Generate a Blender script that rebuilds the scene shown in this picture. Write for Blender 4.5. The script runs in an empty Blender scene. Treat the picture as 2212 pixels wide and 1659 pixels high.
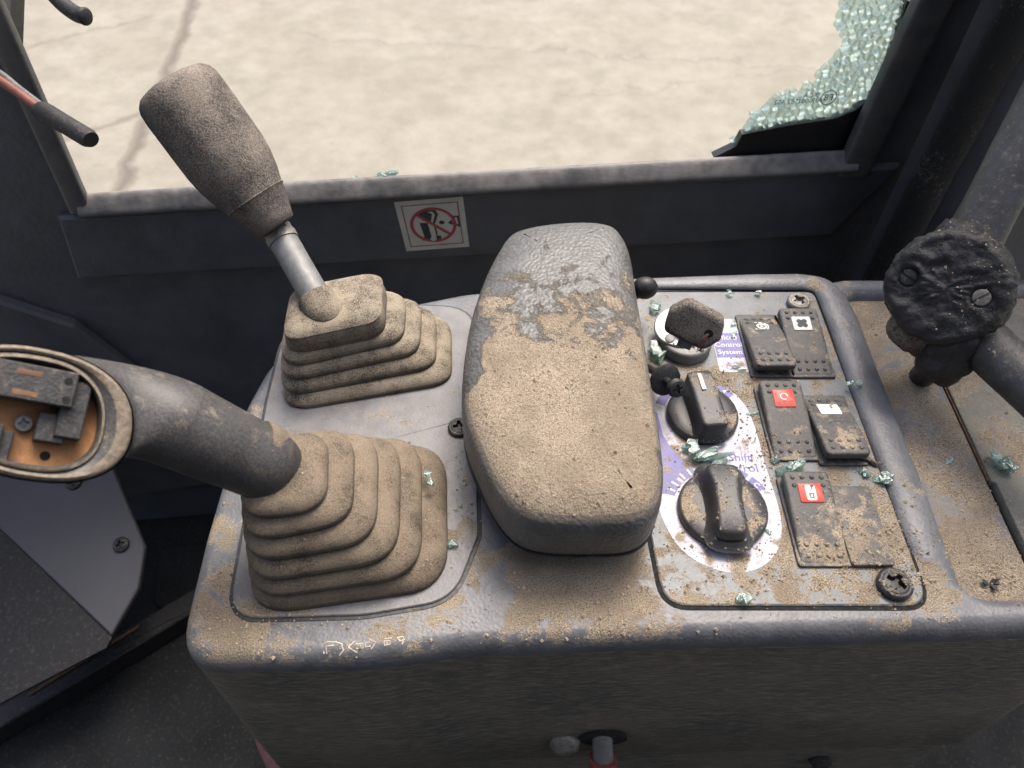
import bpy, bmesh, math, random
from mathutils import Vector, Matrix, noise
random.seed(7)
sc = bpy.context.scene
R = math.radians
# ------------------------------------------------------------------ camera, sky, sun, exposure
CAM_H = 300.0                      # camera height above the console top, mm
PITCH = R(50)
FPX = 1671.0                       # focal length in pixels of a 2212 wide picture
cam = bpy.data.cameras.new('camera'); camo = bpy.data.objects.new('camera', cam)
sc.collection.objects.link(camo); sc.camera = camo
camo.location = (0, 0, CAM_H / 1000); camo.rotation_euler = (R(90) - PITCH, 0, 0)
cam.sensor_width = 36; cam.lens = FPX / 2212 * 36
cam.clip_start = .01; cam.clip_end = 400
cam.dof.use_dof = True; cam.dof.focus_distance = .375; cam.dof.aperture_fstop = 15
w = bpy.data.worlds.new('World'); sc.world = w; w.use_nodes = True
wn = w.node_tree.nodes; bg = wn['Background']
sky = wn.new('ShaderNodeTexSky'); sky.sky_type = 'NISHITA'; sky.sun_disc = False
SUN_EL, SUN_AZ = R(62), R(28)      # azimuth clockwise from +Y (beyond the window)
sky.sun_elevation = SUN_EL; sky.sun_rotation = SUN_AZ
sky.air_density = 1.0; sky.dust_density = 7.0; sky.ozone_density = .6
w.node_tree.links.new(sky.outputs[0], bg.inputs[0]); bg.inputs[1].default_value = .14
sun = bpy.data.lights.new('sun', 'SUN'); sun.energy = 1.5; sun.angle = R(24); sun.color = (1, .95, .88)
suno = bpy.data.objects.new('sun', sun); sc.collection.objects.link(suno)
sdir = Vector((math.sin(SUN_AZ) * math.cos(SUN_EL), math.cos(SUN_AZ) * math.cos(SUN_EL), math.sin(SUN_EL)))
suno.rotation_euler = sdir.to_track_quat('Z', 'Y').to_euler()
sc.view_settings.view_transform = 'Standard'; sc.view_settings.look = 'None'
sc.view_settings.gamma = 1; sc.view_settings.use_curve_mapping = False
sc.view_settings.exposure = 1.06
sc.render.engine = 'CYCLES'
sc.cycles.use_denoising = True
sc.cycles.max_bounces = 6; sc.cycles.transmission_bounces = 6; sc.cycles.diffuse_bounces = 3; sc.cycles.glossy_bounces = 2; sc.cycles.caustics_refractive = False; sc.cycles.caustics_reflective = False

# ------------------------------------------------------------------ picture point -> place (millimetres)
CP, SP = math.cos(PITCH), math.sin(PITCH)
def ray(u, v):
    x = (u - 1106) / FPX; y = (829.5 - v) / FPX
    return Vector((x, CP + y * SP, -SP + y * CP))
def G(u, v, z=0.0):                # on the level plane at height z
    d = ray(u, v); t = (z - CAM_H) / d.z
    return Vector((d.x * t, d.y * t, z))
def D(u, v, t):                    # at depth t
    d = ray(u, v); return Vector((d.x * t, d.y * t, CAM_H + d.z * t))
WA = Vector((-270, 386, 0)); WE = Vector((.9948, .1017, 0)); WN = Vector((.1017, -.9948, 0))
def W(u, v, off=0.0):              # on the cab wall, off mm in front of it
    d = ray(u, v); o = Vector((0, 0, CAM_H)); t = ((WA + WN * off - o).dot(WN)) / d.dot(WN)
    return o + d * t
def WL(p):                         # wall coordinates (along, up)
    return ((p - WA).dot(WE), p.z)
def WP(a, z, off=0.0): return WA + WE * a + Vector((0, 0, z)) + WN * off

# ------------------------------------------------------------------ material helpers
class NT:
    def __init__(s, name):
        m = bpy.data.materials.new(name); m.use_nodes = True; s.m = m; s.t = m.node_tree
        s.b = s.t.nodes['Principled BSDF']; s._p = None
    def n(s, typ, **kw):
        nd = s.t.nodes.new(typ)
        for k, v in kw.items(): setattr(nd, k, v)
        return nd
    def set(s, sock, v):
        if hasattr(v, 'is_output'): s.t.links.new(v, sock)
        elif isinstance(v, (tuple, list)) and len(v) == 3 and sock.type == 'RGBA': sock.default_value = (*v, 1)
        else: sock.default_value = v
    def pos(s):
        if s._p is None:
            g = s.n('ShaderNodeNewGeometry'); v = s.n('ShaderNodeVectorMath', operation='SCALE')
            s.t.links.new(g.outputs['Position'], v.inputs[0]); v.inputs['Scale'].default_value = 1000; s._p = v.outputs[0]; s.g = g
        return s._p
    def math(s, op, a, b=None, c=None, clamp=False):
        nd = s.n('ShaderNodeMath', operation=op); nd.use_clamp = clamp
        for i, v in enumerate((a, b, c)):
            if v is not None: s.set(nd.inputs[i], v)
        return nd.outputs[0]
    def noise(s, scale, detail=4, rough=.6, vec=None, dist=0, out=0):
        nd = s.n('ShaderNodeTexNoise'); s.set(nd.inputs['Vector'], vec or s.pos())
        nd.inputs['Scale'].default_value = scale; nd.inputs['Detail'].default_value = detail
        nd.inputs['Roughness'].default_value = rough; nd.inputs['Distortion'].default_value = dist
        return nd.outputs[out]
    def voro(s, scale, feature='F1', vec=None, out='Distance', rnd=1):
        nd = s.n('ShaderNodeTexVoronoi', feature=feature); s.set(nd.inputs['Vector'], vec or s.pos())
        nd.inputs['Scale'].default_value = scale; nd.inputs['Randomness'].default_value = rnd
        return nd.outputs[out]
    def stretch(s, sx, sy, sz, rot=(0, 0, 0), vec=None):
        nd = s.n('ShaderNodeMapping'); s.set(nd.inputs[0], vec or s.pos()); nd.inputs['Scale'].default_value = (sx, sy, sz); nd.inputs['Rotation'].default_value = rot
        return nd.outputs[0]
    def mr(s, v, a, b, c=0.0, d=1.0, smooth=True):
        nd = s.n('ShaderNodeMapRange'); nd.interpolation_type = 'SMOOTHSTEP' if smooth else 'LINEAR'
        for i, x in enumerate((v, a, b, c, d)): s.set(nd.inputs[i], x)
        return nd.outputs[0]
    def mix(s, f, a, b):
        nd = s.n('ShaderNodeMix', data_type='RGBA'); s.set(nd.inputs[0], f); s.set(nd.inputs[6], a); s.set(nd.inputs[7], b)
        return nd.outputs[2]
    def nz(s):
        s.pos(); sx = s.n('ShaderNodeSeparateXYZ'); s.t.links.new(s.g.outputs['True Normal'], sx.inputs[0]); return sx.outputs[2]
    def xyz(s):
        sx = s.n('ShaderNodeSeparateXYZ'); s.t.links.new(s.pos(), sx.inputs[0]); return sx.outputs
    def bump(s, h, dist, strength=1.0, normal=None):
        nd = s.n('ShaderNodeBump'); s.set(nd.inputs['Height'], h); nd.inputs['Distance'].default_value = dist; nd.inputs['Strength'].default_value = strength
        if normal: s.t.links.new(normal, nd.inputs['Normal'])
        return nd.outputs[0]
    def out(s, col=None, rough=None, normal=None, **kw):
        if col is not None: s.set(s.b.inputs['Base Color'], col)
        if rough is not None: s.set(s.b.inputs['Roughness'], rough)
        if normal is not None: s.set(s.b.inputs['Normal'], normal)
        for k, v in kw.items(): s.set(s.b.inputs[k], v)
        return s.m
    def blobs(s, lst):
        tot = None
        for (x, y, z, r, a) in lst:
            nd = s.n('ShaderNodeVectorMath', operation='DISTANCE'); s.set(nd.inputs[0], s.pos()); nd.inputs[1].default_value = (x, y, z)
            t = s.mr(nd.outputs['Value'], 0.0, r, a, 0.0)
            tot = t if tot is None else s.math('ADD', tot, t)
        return tot

SAND = [(.065, .052, .037), (.262, .211, .148), (.47, .40, .30)]
def sandcol(k, scale=1.3):
    g = k.noise(scale, 2, .8); r = k.n('ShaderNodeValToRGB'); k.set(r.inputs[0], g)
    e = r.color_ramp.elements; e[0].position = .33; e[0].color = (*SAND[0], 1); e[1].position = .66; e[1].color = (*SAND[2], 1)
    m = e.new(.47); m.color = (*SAND[1], 1)
    big = k.noise(.05, 2, .6)
    return k.mix(k.mr(big, .38, .68, 0, .55), k.mix(k.mr(k.noise(.28, 3, .6), .42, .66, 0, .45), r.outputs[0], (.36, .295, .22)), (.185, .147, .105)), g
def dusty(name, base, base2=None, rough=.5, cover=0.0, scale=.055, soft=.05, film=.25, grain=.00022, sand_h=.0010, lump=1.3, blobs=None,
          bump_scale=.9, bump_voro=True, upmin=.25, upmax=.75, rrough=.9, spec=.5, detail=6, thick=False, fup=(-.6, .6, .35, 1), lace=0.0, lscale=.11, filmcol=(.24, .19, .145), fscale=.5, extra=None):
    """worn plastic or rubber under a thin film of dust, with sand lying where the surface faces up"""
    k = NT(name)
    bc = k.mix(k.mr(k.noise(.09, 2, .6), .35, .65), base, base2 or tuple(min(1, c * 1.25) for c in base))
    n1 = k.noise(scale, detail, .66, dist=.25)
    m = k.math('ADD', n1, cover)
    if blobs: m = k.math('ADD', m, k.blobs(blobs))
    if lace: m = k.math('ADD', m, k.math('MULTIPLY', k.math('SUBTRACT', .30, k.math('ABSOLUTE', k.math('SUBTRACT', k.noise(lscale, 2, .5), .5)), clamp=False), lace * 1.2 if False else lace)); m = k.math('SUBTRACT', m, lace * .2)
    if extra: m = k.math('ADD', m, extra(k))
    scol, g = sandcol(k, lump)
    m = k.math('ADD', m, k.math('MULTIPLY', k.math('SUBTRACT', g, .5), .24))
    up = k.mr(k.nz(), upmin, upmax)
    msk = k.math('MULTIPLY', k.mr(m, .5 - soft, .5 + soft), up)
    fl = k.math('MULTIPLY', k.mr(k.noise(fscale, 3, .8), .3, .75), film)
    fl = k.math('MULTIPLY', fl, k.mr(k.nz(), *fup))
    col = k.mix(fl, bc, filmcol)
    col = k.mix(msk, col, scol)
    if bump_voro: bb = k.math('MULTIPLY', k.voro(bump_scale, 'SMOOTH_F1'), 1.0)
    else: bb = k.noise(bump_scale, 3, .6)
    n = k.bump(bb, grain)
    if thick: n = k.bump(k.math('MULTIPLY', msk, k.math('ADD', k.math('MULTIPLY', g, 1.3), .25)), sand_h, 1.0, n)
    else:
        n = k.bump(g, sand_h, 1.0, n); n_ = n.node; k.set(n_.inputs['Strength'], msk)
    rg = k.math('ADD', k.math('MULTIPLY', k.math('MAXIMUM', msk, fl), rrough - rough), rough)
    return k.out(col, rg, n, **{'Specular IOR Level': spec})
def plain(name, col, rough=.5, metal=0, var=.25, scale=.2, bump=0.0, bscale=1., spec=.5, dust=0.0, **kw):
    k = NT(name)
    c = k.mix(k.mr(k.noise(scale, 5, .7), .3, .7), tuple(x * (1 - var) for x in col), tuple(min(1, x * (1 + var)) for x in col))
    if dust:
        d = k.math('MULTIPLY', k.mr(k.noise(.35, 7, .75), .52, .68), dust)
        d = k.math('MULTIPLY', d, k.mr(k.nz(), -.2, .7, .25, 1))
        c = k.mix(d, c, (.27, .21, .155))
    n = k.bump(k.noise(bscale, 4, .65), bump) if bump else None
    r = k.mr(k.noise(scale * 2, 4, .6), .3, .7, rough * .85, min(1, rough * 1.15))
    return k.out(c, r, n, Metallic=metal, **{'Specular IOR Level': spec}, **kw)

M = {}
# ------------------------------------------------------------------ mesh helpers (mm in, metres stored)
COL = sc.collection; ORG = {}
def link(o, parent):
    COL.objects.link(o)
    if parent: o.parent = parent; ORG[o] = ORG[parent]
def tag(o, label=None, cat=None, group=None, kind=None):
    if label: o['label'] = label
    if cat: o['category'] = cat
    if group: o['group'] = group
    if kind: o['kind'] = kind
    return o
def thing(name, loc, label, cat, group=None):
    o = bpy.data.objects.new(name, None); o.empty_display_size = .01; COL.objects.link(o)
    o.location = Vector(loc) / 1000; ORG[o] = Vector(loc)
    return tag(o, label, cat, group)
def mesh(name, vf, mat, parent=None, sharp=35, at=None):
    """vf = (verts, faces[, material index per face]); top-level meshes get their origin at `at` or their base centre"""
    vs, fs = vf[0], vf[1]
    if parent: org = ORG[parent]
    else:
        if at is None:
            xs = [v[0] for v in vs]; ys = [v[1] for v in vs]; zs = [v[2] for v in vs]
            at = ((min(xs) + max(xs)) / 2, (min(ys) + max(ys)) / 2, min(zs))
        org = Vector(at)
    me = bpy.data.meshes.new(name)
    me.from_pydata([((v[0] - org.x) / 1000, (v[1] - org.y) / 1000, (v[2] - org.z) / 1000) for v in vs], [], fs)
    mats = mat if isinstance(mat, (list, tuple)) else [mat]
    for m in mats: me.materials.append(M[m])
    if len(vf) > 2: me.polygons.foreach_set('material_index', vf[2])
    bm = bmesh.new(); bm.from_mesh(me); bmesh.ops.recalc_face_normals(bm, faces=bm.faces); bm.to_mesh(me); bm.free()
    if sharp: 
        me.polygons.foreach_set('use_smooth', [True] * len(me.polygons)); me.set_sharp_from_angle(angle=R(sharp))
    me.update()
    o = bpy.data.objects.new(name, me); link(o, parent)
    if not parent: o.location = org / 1000; ORG[o] = org
    return o
def join(*parts):
    V, Fs, I = [], [], []
    for i, p in enumerate(parts):
        b = len(V); V += list(p[0]); Fs += [[q + b for q in f] for f in p[1]]; I += list(p[2]) if len(p) > 2 else [0] * len(p[1])
    return V, Fs, I
def mi(vf, i): return (vf[0], vf[1], [i] * len(vf[1]))
def xf(vf, mat): return (([mat @ Vector(v) for v in vf[0]],) + tuple(vf[1:]))
def frame(o, z, x=None):
    z = Vector(z).normalized(); x = Vector(x) if x is not None else Vector((1, 0, 0))
    if abs(x.normalized().dot(z)) > .98: x = Vector((0, 1, 0))
    y = z.cross(x).normalized(); x = y.cross(z).normalized()
    m = Matrix((x, y, z)).transposed().to_4x4(); m.translation = Vector(o); return m
def fillet(pts, n=6):
    """polygon [(x, y, r)] with rounded corners"""
    out = []; N = len(pts)
    for i in range(N):
        p = Vector(pts[i][:2]); a = Vector(pts[i - 1][:2]); b = Vector(pts[(i + 1) % N][:2]); r = pts[i][2]
        if r <= 0: out.append((p.x, p.y)); continue
        da = (a - p); db = (b - p); la, lb = da.length, db.length; da /= la; db /= lb
        ang = math.acos(max(-1, min(1, da.dot(db)))); tl = min(r / math.tan(ang / 2), la * .49, lb * .49)
        s, e = p + da * tl, p + db * tl
        for k in range(n + 1):
            t = k / n; q = s * (1 - t) ** 2 + p * 2 * t * (1 - t) + e * t * t
            q2 = q; out.append((q2.x, q2.y))
    return out
def resample(pts, step):
    out = []
    for i in range(len(pts)):
        a = Vector(pts[i]); b = Vector(pts[(i + 1) % len(pts)]); L = (b - a).length
        if L < 1e-6: continue
        n = max(1, int(L / step))
        for k in range(n): q = a.lerp(b, k / n); out.append((q.x, q.y))
    return out
def cr(pts, n=6, closed=True):
    out = []; N = len(pts); P = [Vector(p) for p in pts]
    rng = range(N) if closed else range(N - 1)
    for i in rng:
        if closed: a, b, c, d = P[i - 1], P[i], P[(i + 1) % N], P[(i + 2) % N]
        else: a, b, c, d = P[max(0, i - 1)], P[i], P[i + 1], P[min(N - 1, i + 2)]
        for k in range(n):
            t = k / n
            out.append(.5 * ((2 * b) + (-a + c) * t + (2 * a - 5 * b + 4 * c - d) * t * t + (-a + 3 * b - 3 * c + d) * t ** 3))
    if not closed: out.append(P[-1])
    return [tuple(p) for p in out]
def ccw(pts):
    A = sum(pts[i][0] * pts[(i + 1) % len(pts)][1] - pts[(i + 1) % len(pts)][0] * pts[i][1] for i in range(len(pts)))
    return pts if A > 0 else pts[::-1]
def norms(pts):
    N = len(pts); out = []
    for i in range(N):
        a = Vector(pts[i - 1]); p = Vector(pts[i]); b = Vector(pts[(i + 1) % N])
        e1 = (p - a).normalized(); e2 = (b - p).normalized(); n1 = Vector((e1.y, -e1.x)); n2 = Vector((e2.y, -e2.x))
        n = (n1 + n2); n = n.normalized() if n.length > 1e-6 else n1
        out.append(n / max(.5, n.dot(n1)))
    return out
def slab(outline, prof, radial=0, bottom=False, zf=None):
    """stack of inset outlines [(inset, z)]; radial > 0 fills the top with rings; zf(x, y, z, ring) -> z"""
    pts = ccw([tuple(p[:2]) for p in outline]); nn = norms(pts); N = len(pts); V = []; Fs = []
    for k, (ins, z) in enumerate(prof):
        for p, n in zip(pts, nn): V.append((p[0] - n.x * ins, p[1] - n.y * ins, z))
    for k in range(len(prof) - 1):
        for i in range(N):
            j = (i + 1) % N; Fs.append((k * N + i, k * N + j, (k + 1) * N + j, (k + 1) * N + i))
    last = (len(prof) - 1) * N
    if radial:
        ring = V[last:last + N]; cx = sum(p[0] for p in ring) / N; cy = sum(p[1] for p in ring) / N; z = prof[-1][1]; b0 = last
        for q in range(1, radial):
            s = 1 - q / radial; b1 = len(V)
            V += [(cx + (p[0] - cx) * s, cy + (p[1] - cy) * s, z) for p in ring]
            for i in range(N): j = (i + 1) % N; Fs.append((b0 + i, b0 + j, b1 + j, b1 + i))
            b0 = b1
        c = len(V); V.append((cx, cy, z)); Fs += [(b0 + i, b0 + (i + 1) % N, c) for i in range(N)]
    else: Fs.append(tuple(range(last, last + N)))
    if bottom: Fs.append(tuple(range(N - 1, -1, -1)))
    if zf: V = [(x, y, zf(x, y, z)) for x, y, z in V]
    return V, Fs
def rrect(wd, ln, r, cx=0, cy=0, n=5): return fillet([(cx - wd / 2, cy - ln / 2, r), (cx + wd / 2, cy - ln / 2, r), (cx + wd / 2, cy + ln / 2, r), (cx - wd / 2, cy + ln / 2, r)], n)
def bev(h, b, z0=0, n=3):
    """profile of a plate h thick with an edge rounded by b"""
    return [(0, z0)] + [(b - b * math.cos(a), z0 + h - b + b * math.sin(a)) for a in [i * math.pi / 2 / n for i in range(n + 1)]]
def box(x0, x1, y0, y1, z0, z1, b=.6): return slab([(x0, y0), (x1, y0), (x1, y1), (x0, y1)], [(b, z0), (0, z0 + b), (0, z1 - b), (b, z1)], bottom=True)
def lathe(prof, n=40, cap=True):
    V = []; Fs = []
    for r, z in prof:
        for i in range(n): a = 2 * math.pi * i / n; V.append((r * math.cos(a), r * math.sin(a), z))
    for k in range(len(prof) - 1):
        for i in range(n): j = (i + 1) % n; Fs.append((k * n + i, k * n + j, (k + 1) * n + j, (k + 1) * n + i))
    if cap: Fs.append(tuple(range((len(prof) - 1) * n, len(prof) * n))); Fs.append(tuple(range(n - 1, -1, -1)))
    return V, Fs
def tube(path, rad, n=12, cap=True, squash=None, up=None, pw=2.0):
    """sweep along 3D points; rad number or list; squash = (a, b) cross-section scale"""
    P = [Vector(p) for p in path]; K = len(P); rad = rad if isinstance(rad, (list, tuple)) else [rad] * K
    V = []; Fs = []; t0 = (P[1] - P[0]).normalized(); x = (Vector(up) if up else (Vector((0, 0, 1)) if abs(t0.z) < .9 else Vector((0, 1, 0))))
    for i in range(K):
        t = (P[min(K - 1, i + 1)] - P[max(0, i - 1)]).normalized(); y = t.cross(x).normalized(); x = y.cross(t).normalized()
        sa, sb = squash or (1, 1)
        for q in range(n):
            a = 2 * math.pi * q / n; ca, sn_ = math.cos(a), math.sin(a); e_ = 2 / pw; ca = math.copysign(abs(ca) ** e_, ca); sn_ = math.copysign(abs(sn_) ** e_, sn_); V.append(P[i] + (y * ca * sa + x * sn_ * sb) * rad[i])
        if up: x = Vector(up)
    for k in range(K - 1):
        for i in range(n): j = (i + 1) % n; Fs.append((k * n + i, k * n + j, (k + 1) * n + j, (k + 1) * n + i))
    if cap: Fs.append(tuple(range(n - 1, -1, -1))); Fs.append(tuple(range((K - 1) * n, K * n)))
    return V, Fs
def loft(rings, cap=True):
    n = len(rings[0]); V = [v for r in rings for v in r]; Fs = []
    for k in range(len(rings) - 1):
        for i in range(n): j = (i + 1) % n; Fs.append((k * n + i, k * n + j, (k + 1) * n + j, (k + 1) * n + i))
    if cap: Fs.append(tuple(range((len(rings) - 1) * n, len(rings) * n)))
    return V, Fs
def ball(c, r, nu=14, nv=8, sx=1, sy=1, sz=1):
    prof = [(max(.001, r * math.sin(math.pi * i / nv)), -r * math.cos(math.pi * i / nv)) for i in range(nv + 1)]
    V, Fs = lathe(prof, nu); return [(c[0] + x * sx, c[1] + y * sy, c[2] + z * sz) for x, y, z in V], Fs
def poly(pts, h, m, z0=0):
    """flat plate: outline in the x, y of frame m, h thick"""
    return xf(slab(pts, [(0, z0), (0, z0 + h)]), m)
def text(s, size, m, align='CENTER', ext=.03):
    cu = bpy.data.curves.new('t', 'FONT'); cu.body = s; cu.size = size; cu.align_x = align; cu.align_y = 'CENTER'; cu.resolution_u = 3
    o = bpy.data.objects.new('t', cu); COL.objects.link(o); bpy.context.view_layer.update()
    me = bpy.data.meshes.new_from_object(o); V = [m @ Vector((v.co.x, v.co.y, v.co.z + ext)) for v in me.vertices]; Fs = [tuple(p.vertices) for p in me.polygons]
    bpy.data.objects.remove(o); bpy.data.curves.remove(cu); bpy.data.meshes.remove(me)
    return V, Fs
def wobble(vf, amp, sc_, seed=0, keep=None):
    out = []
    for v in vf[0]:
        v = Vector(v); d = noise.noise_vector((v + Vector((seed * 31.7, seed * 17.1, 0))) * sc_); out.append(v + d * amp * (keep(v) if keep else 1))
    return (out,) + tuple(vf[1:])
def dupe(o, parent, loc):
    c = o.copy(); COL.objects.link(c); c.parent = parent; c.location = (Vector(loc) - ORG[parent]) / 1000; return c
# ------------------------------------------------------------------ materials
M['deck'] = dusty('deck_plastic', (.086, .094, .108), (.118, .126, .140), rough=.42, cover=-.11, scale=.06, lace=.3, film=.17, grain=.00016, bump_scale=.75, lump=1.5, upmin=.1, upmax=.8,
    blobs=[(28, 148, 0, 46, .42), (-112, 116, 0, 44, .19), (-124, 150, 0, 34, .13), (-40, 122, 0, 45, .07), (170, 140, 0, 22, .22), (-20, 150, 0, 26, .08), (20, 330, 0, 160, -.2), (180, 240, 4, 80, -.15), (130, 118, -3, 50, -.04)])
k = NT('front_plastic'); sv = k.stretch(.22, 1, 1.5, (0, R(-28), 0)); f1 = k.noise(.55, 4, .7, sv); f2 = k.noise(.02, 4, .6); f3 = k.noise(.9, 2, .7, sv)
c_ = k.mix(k.mr(f2, .3, .7), (.11, .108, .098), (.19, .168, .125)); c_ = k.mix(k.math('MULTIPLY', k.mr(f1, .44, .64), .75), c_, (.33, .29, .22)); c_ = k.mix(k.mr(k.noise(.5, 2, .8), .74, .80, 0, .6), c_, (.25, .21, .16))
M['front'] = k.out(c_, .62, k.bump(f3, .0022), **{'Specular IOR Level': .4})
M['tray'] = dusty('tray_plastic', (.13, .14, .15), (.17, .175, .18), rough=.6, cover=-.005, lace=.25, scale=.045, film=.5, lump=1.3, blobs=[(203, 300, -10, 60, .12), (200, 150, -10, 40, .2), (205, 230, -8, 40, .08)])
M['lid'] = dusty('lid_metal', (.12, .125, .115), (.16, .16, .14), rough=.55, cover=-.06, scale=.06, film=.6, lump=1.2, filmcol=(.27, .23, .17), blobs=[(235, 240, -6, 60, .06)])
M['lever_panel'] = dusty('lever_panel_plastic', (.108, .115, .128), (.145, .152, .165), rough=.4, cover=-.15, lace=.2, scale=.05, film=.35, grain=.00008, lump=1.5, blobs=[(-100, 130, 1, 40, .12), (-20, 165, 1, 22, .14), (-75, 232, 1, 30, .08), (-60, 300, 1, 90, -.1)])
M['switch_panel'] = dusty('switch_panel_plastic', (.088, .105, .122), (.12, .138, .155), rough=.42, cover=-.035, scale=.1, lace=.3, lscale=.16, film=.24, grain=.00008, lump=1.4, upmin=.2,
    blobs=[(112, 150, 1, 60, .07), (152, 158, 1, 30, .10), (118, 215, 1, 16, .16), (163, 180, 1, 22, .16), (92, 262, 1, 14, .16), (110, 252, 1, 26, .1), (110, 310, 1, 60, -.14), (168, 215, 1, 20, .08)])
def arm_extra(k):
    y = k.xyz()[1]; a = k.mr(y, 196, 254, .40, -.03, False)
    x = k.xyz()[0]; e = k.mr(x, -20, -9, -.62, 0); ef = k.mr(y, 170, 235, 0, 1); ef = k.math('MULTIPLY', e, ef)
    ef2 = k.math('MULTIPLY', ef, k.mr(y, 262, 236, 0, 1))
    far = k.mr(y, 262, 322, 0, -.16)
    return k.math('ADD', k.math('ADD', a, ef2), far)
M['armrest'] = dusty('armrest_vinyl', (.068, .072, .073), (.090, .095, .096), rough=.4, cover=-.03, scale=.07, soft=.05, film=.18, grain=.00045, bump_scale=.62, sand_h=.0007, lump=1.7, thick=True, extra=arm_extra, upmin=.35, upmax=.75, blobs=[(60, 178, 42, 9, -.5), (60, 200, 42, 8, -.35), (62, 250, 42, 9, .2), (-20, 250, 40, 12, .2), (-18, 205, 44, 7, .3)])
def film_mat(name, base, dust, amt, sc_=1.6, h=.0004, patch=.05, lo=.34, hi=.62, rough=.9, upk=(-.7, .7, .55, 1)):
    k = NT(name); f = k.noise(sc_, 4, .8); p = k.noise(patch, 5, .65)
    m = k.math('MULTIPLY', k.mr(k.math('ADD', f, k.math('MULTIPLY', k.math('SUBTRACT', p, .5), .7)), lo, hi), amt)
    m = k.math('MULTIPLY', m, k.mr(k.nz(), *upk))
    c2 = k.mix(k.mr(k.noise(sc_ * 1.7, 2, .7), .35, .65), tuple(x * .72 for x in dust), tuple(x * 1.25 for x in dust))
    return k.out(k.mix(m, base, c2), rough, k.bump(f, h), **{'Specular IOR Level': .25})
M['boot'] = film_mat('boot_rubber', (.036, .031, .025), (.255, .205, .150), .95, 1.7, .0006, .06, .22, .60, upk=(-.3, .7, .3, 1))  # dust lies on top; its thinning on undersides also paints the folds' shade
M['boot_rear'] = film_mat('boot_rubber_rear', (.045, .039, .032), (.345, .295, .225), .95, 1.6, .0006, .09, .28, .60, upk=(-.3, .7, .3, 1))  # same mask: dust on top, shade of the folds painted dark below
M['grip'] = film_mat('grip_foam', (.045, .043, .042), (.29, .25, .21), .9, 1.3, .00055, .05, .32, .66, upk=(-.4, .7, .4, 1))
M['handle'] = dusty('handle_plastic', (.019, .021, .025), (.027, .030, .034), rough=.42, cover=-.17, scale=.12, soft=.14, film=.32, grain=.00004, bump_scale=1.2, sand_h=.0003, lump=2, filmcol=(.22, .19, .16), fscale=1.1, blobs=[(-95, 170, 50, 24, .13)])
M['rim'] = plain('head_rim', (.17, .14, .105), .7, var=.4, scale=.6, bump=.0003, dust=.5)
M['rocker'] = dusty('rocker_plastic', (.036, .039, .042), (.05, .053, .056), rough=.52, cover=-.12, scale=.14, soft=.07, film=.45, grain=.0001, lump=1.6, sand_h=.0004, filmcol=(.21, .18, .15), fscale=.4,
    blobs=[(131, 152, 4, 26, .15), (150, 165, 3, 30, .13), (154, 209, 8, 11, .2), (131, 204, 2, 8, .2)])
M['knob'] = dusty('knob_plastic', (.022, .024, .028), (.034, .036, .04), rough=.42, cover=-.08, scale=.09, soft=.05, film=.14, grain=.00005, lump=1.5, sand_h=.0006, upmin=.75, upmax=.95, filmcol=(.2, .17, .14), fscale=.9,
    blobs=[(78, 175, 4, 12, .16), (106, 170, 4, 12, .16), (105, 224, 3, 12, .2), (84, 232, 4, 16, -.2)])
M['black'] = plain('black_plastic', (.016, .017, .019), .5, dust=.25, bump=.00005)
M['tubepaint'] = plain('tube_paint', (.045, .046, .048), .5, var=.3, scale=.15, bump=.0002, dust=.5)
M['rubber'] = plain('black_rubber', (.012, .012, .013), .6, bump=.0002, bscale=.9, dust=.2)
M['void'] = plain('painted_recess_shade', (.006, .006, .006), .9)  # flat black painting the shade inside holes, tray slot and panel groove
M['screw'] = plain('screw_black', (.03, .03, .031), .45, metal=.3, dust=.55, scale=.5, bump=.00015, bscale=1.5)
M['screw_grey'] = plain('screw_grey', (.22, .21, .19), .5, metal=.5, dust=.6, scale=.5, bump=.0002, bscale=1.3)
M['steel'] = plain('steel', (.17, .175, .175), .55, metal=.3, var=.2, scale=.25, bump=.00006, dust=.35)
M['chrome'] = plain('chrome', (.36, .36, .355), .5, metal=.6, var=.1, dust=.2)
M['white'] = plain('white_print', (.72, .71, .66), .6, var=.08, scale=.6, dust=.25)
M['worn_cream'] = plain('worn_cream', (.48, .44, .35), .7, var=.3, dust=.5)
M['cream'] = plain('cream_print', (.62, .58, .46), .6, var=.08)
M['red'] = plain('red_lens', (.52, .055, .035), .4, var=.2, scale=1.5, dust=.2)
M['decal'] = dusty('white_decal', (.46, .45, .54), (.52, .51, .59), rough=.5, cover=-.10, scale=.10, soft=.06, film=.3, grain=.00003, lump=1.6, sand_h=.0004, filmcol=(.35, .28, .22), blobs=[(90, 190, 1, 26, .08), (92, 152, 1, 22, .14), (78, 205, 1, 14, .1), (112, 215, 1, 12, .06), (108, 265, 1, 14, .08)])
M['blue'] = dusty('blue_print', (.10, .10, .31), (.135, .13, .37), rough=.5, cover=-.15, scale=.16, soft=.06, film=.35, grain=.00003, lump=1.6, sand_h=.0003, filmcol=(.35, .30, .30), blobs=[(70, 198, 1, 20, .10)])
M['ink'] = plain('dark_ink', (.03, .035, .04), .6)
M['bluetext'] = plain('blue_ink', (.09, .08, .32), .6, dust=.2)
M['sticker'] = plain('sticker_paper', (.46, .45, .41), .55, var=.07, scale=.1)
M['stickred'] = plain('sticker_red', (.30, .055, .06), .55, var=.15)
M['stickbrown'] = plain('sticker_border', (.20, .14, .09), .55)
M['wall'] = plain('cab_wall_plastic', (.070, .076, .088), .5, var=.18, scale=.03, bump=.00035, bscale=.25, dust=.2)
M['wall2'] = plain('cab_panel_plastic', (.068, .069, .080), .55, var=.1, scale=.03, bump=.0001, dust=.05)
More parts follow.
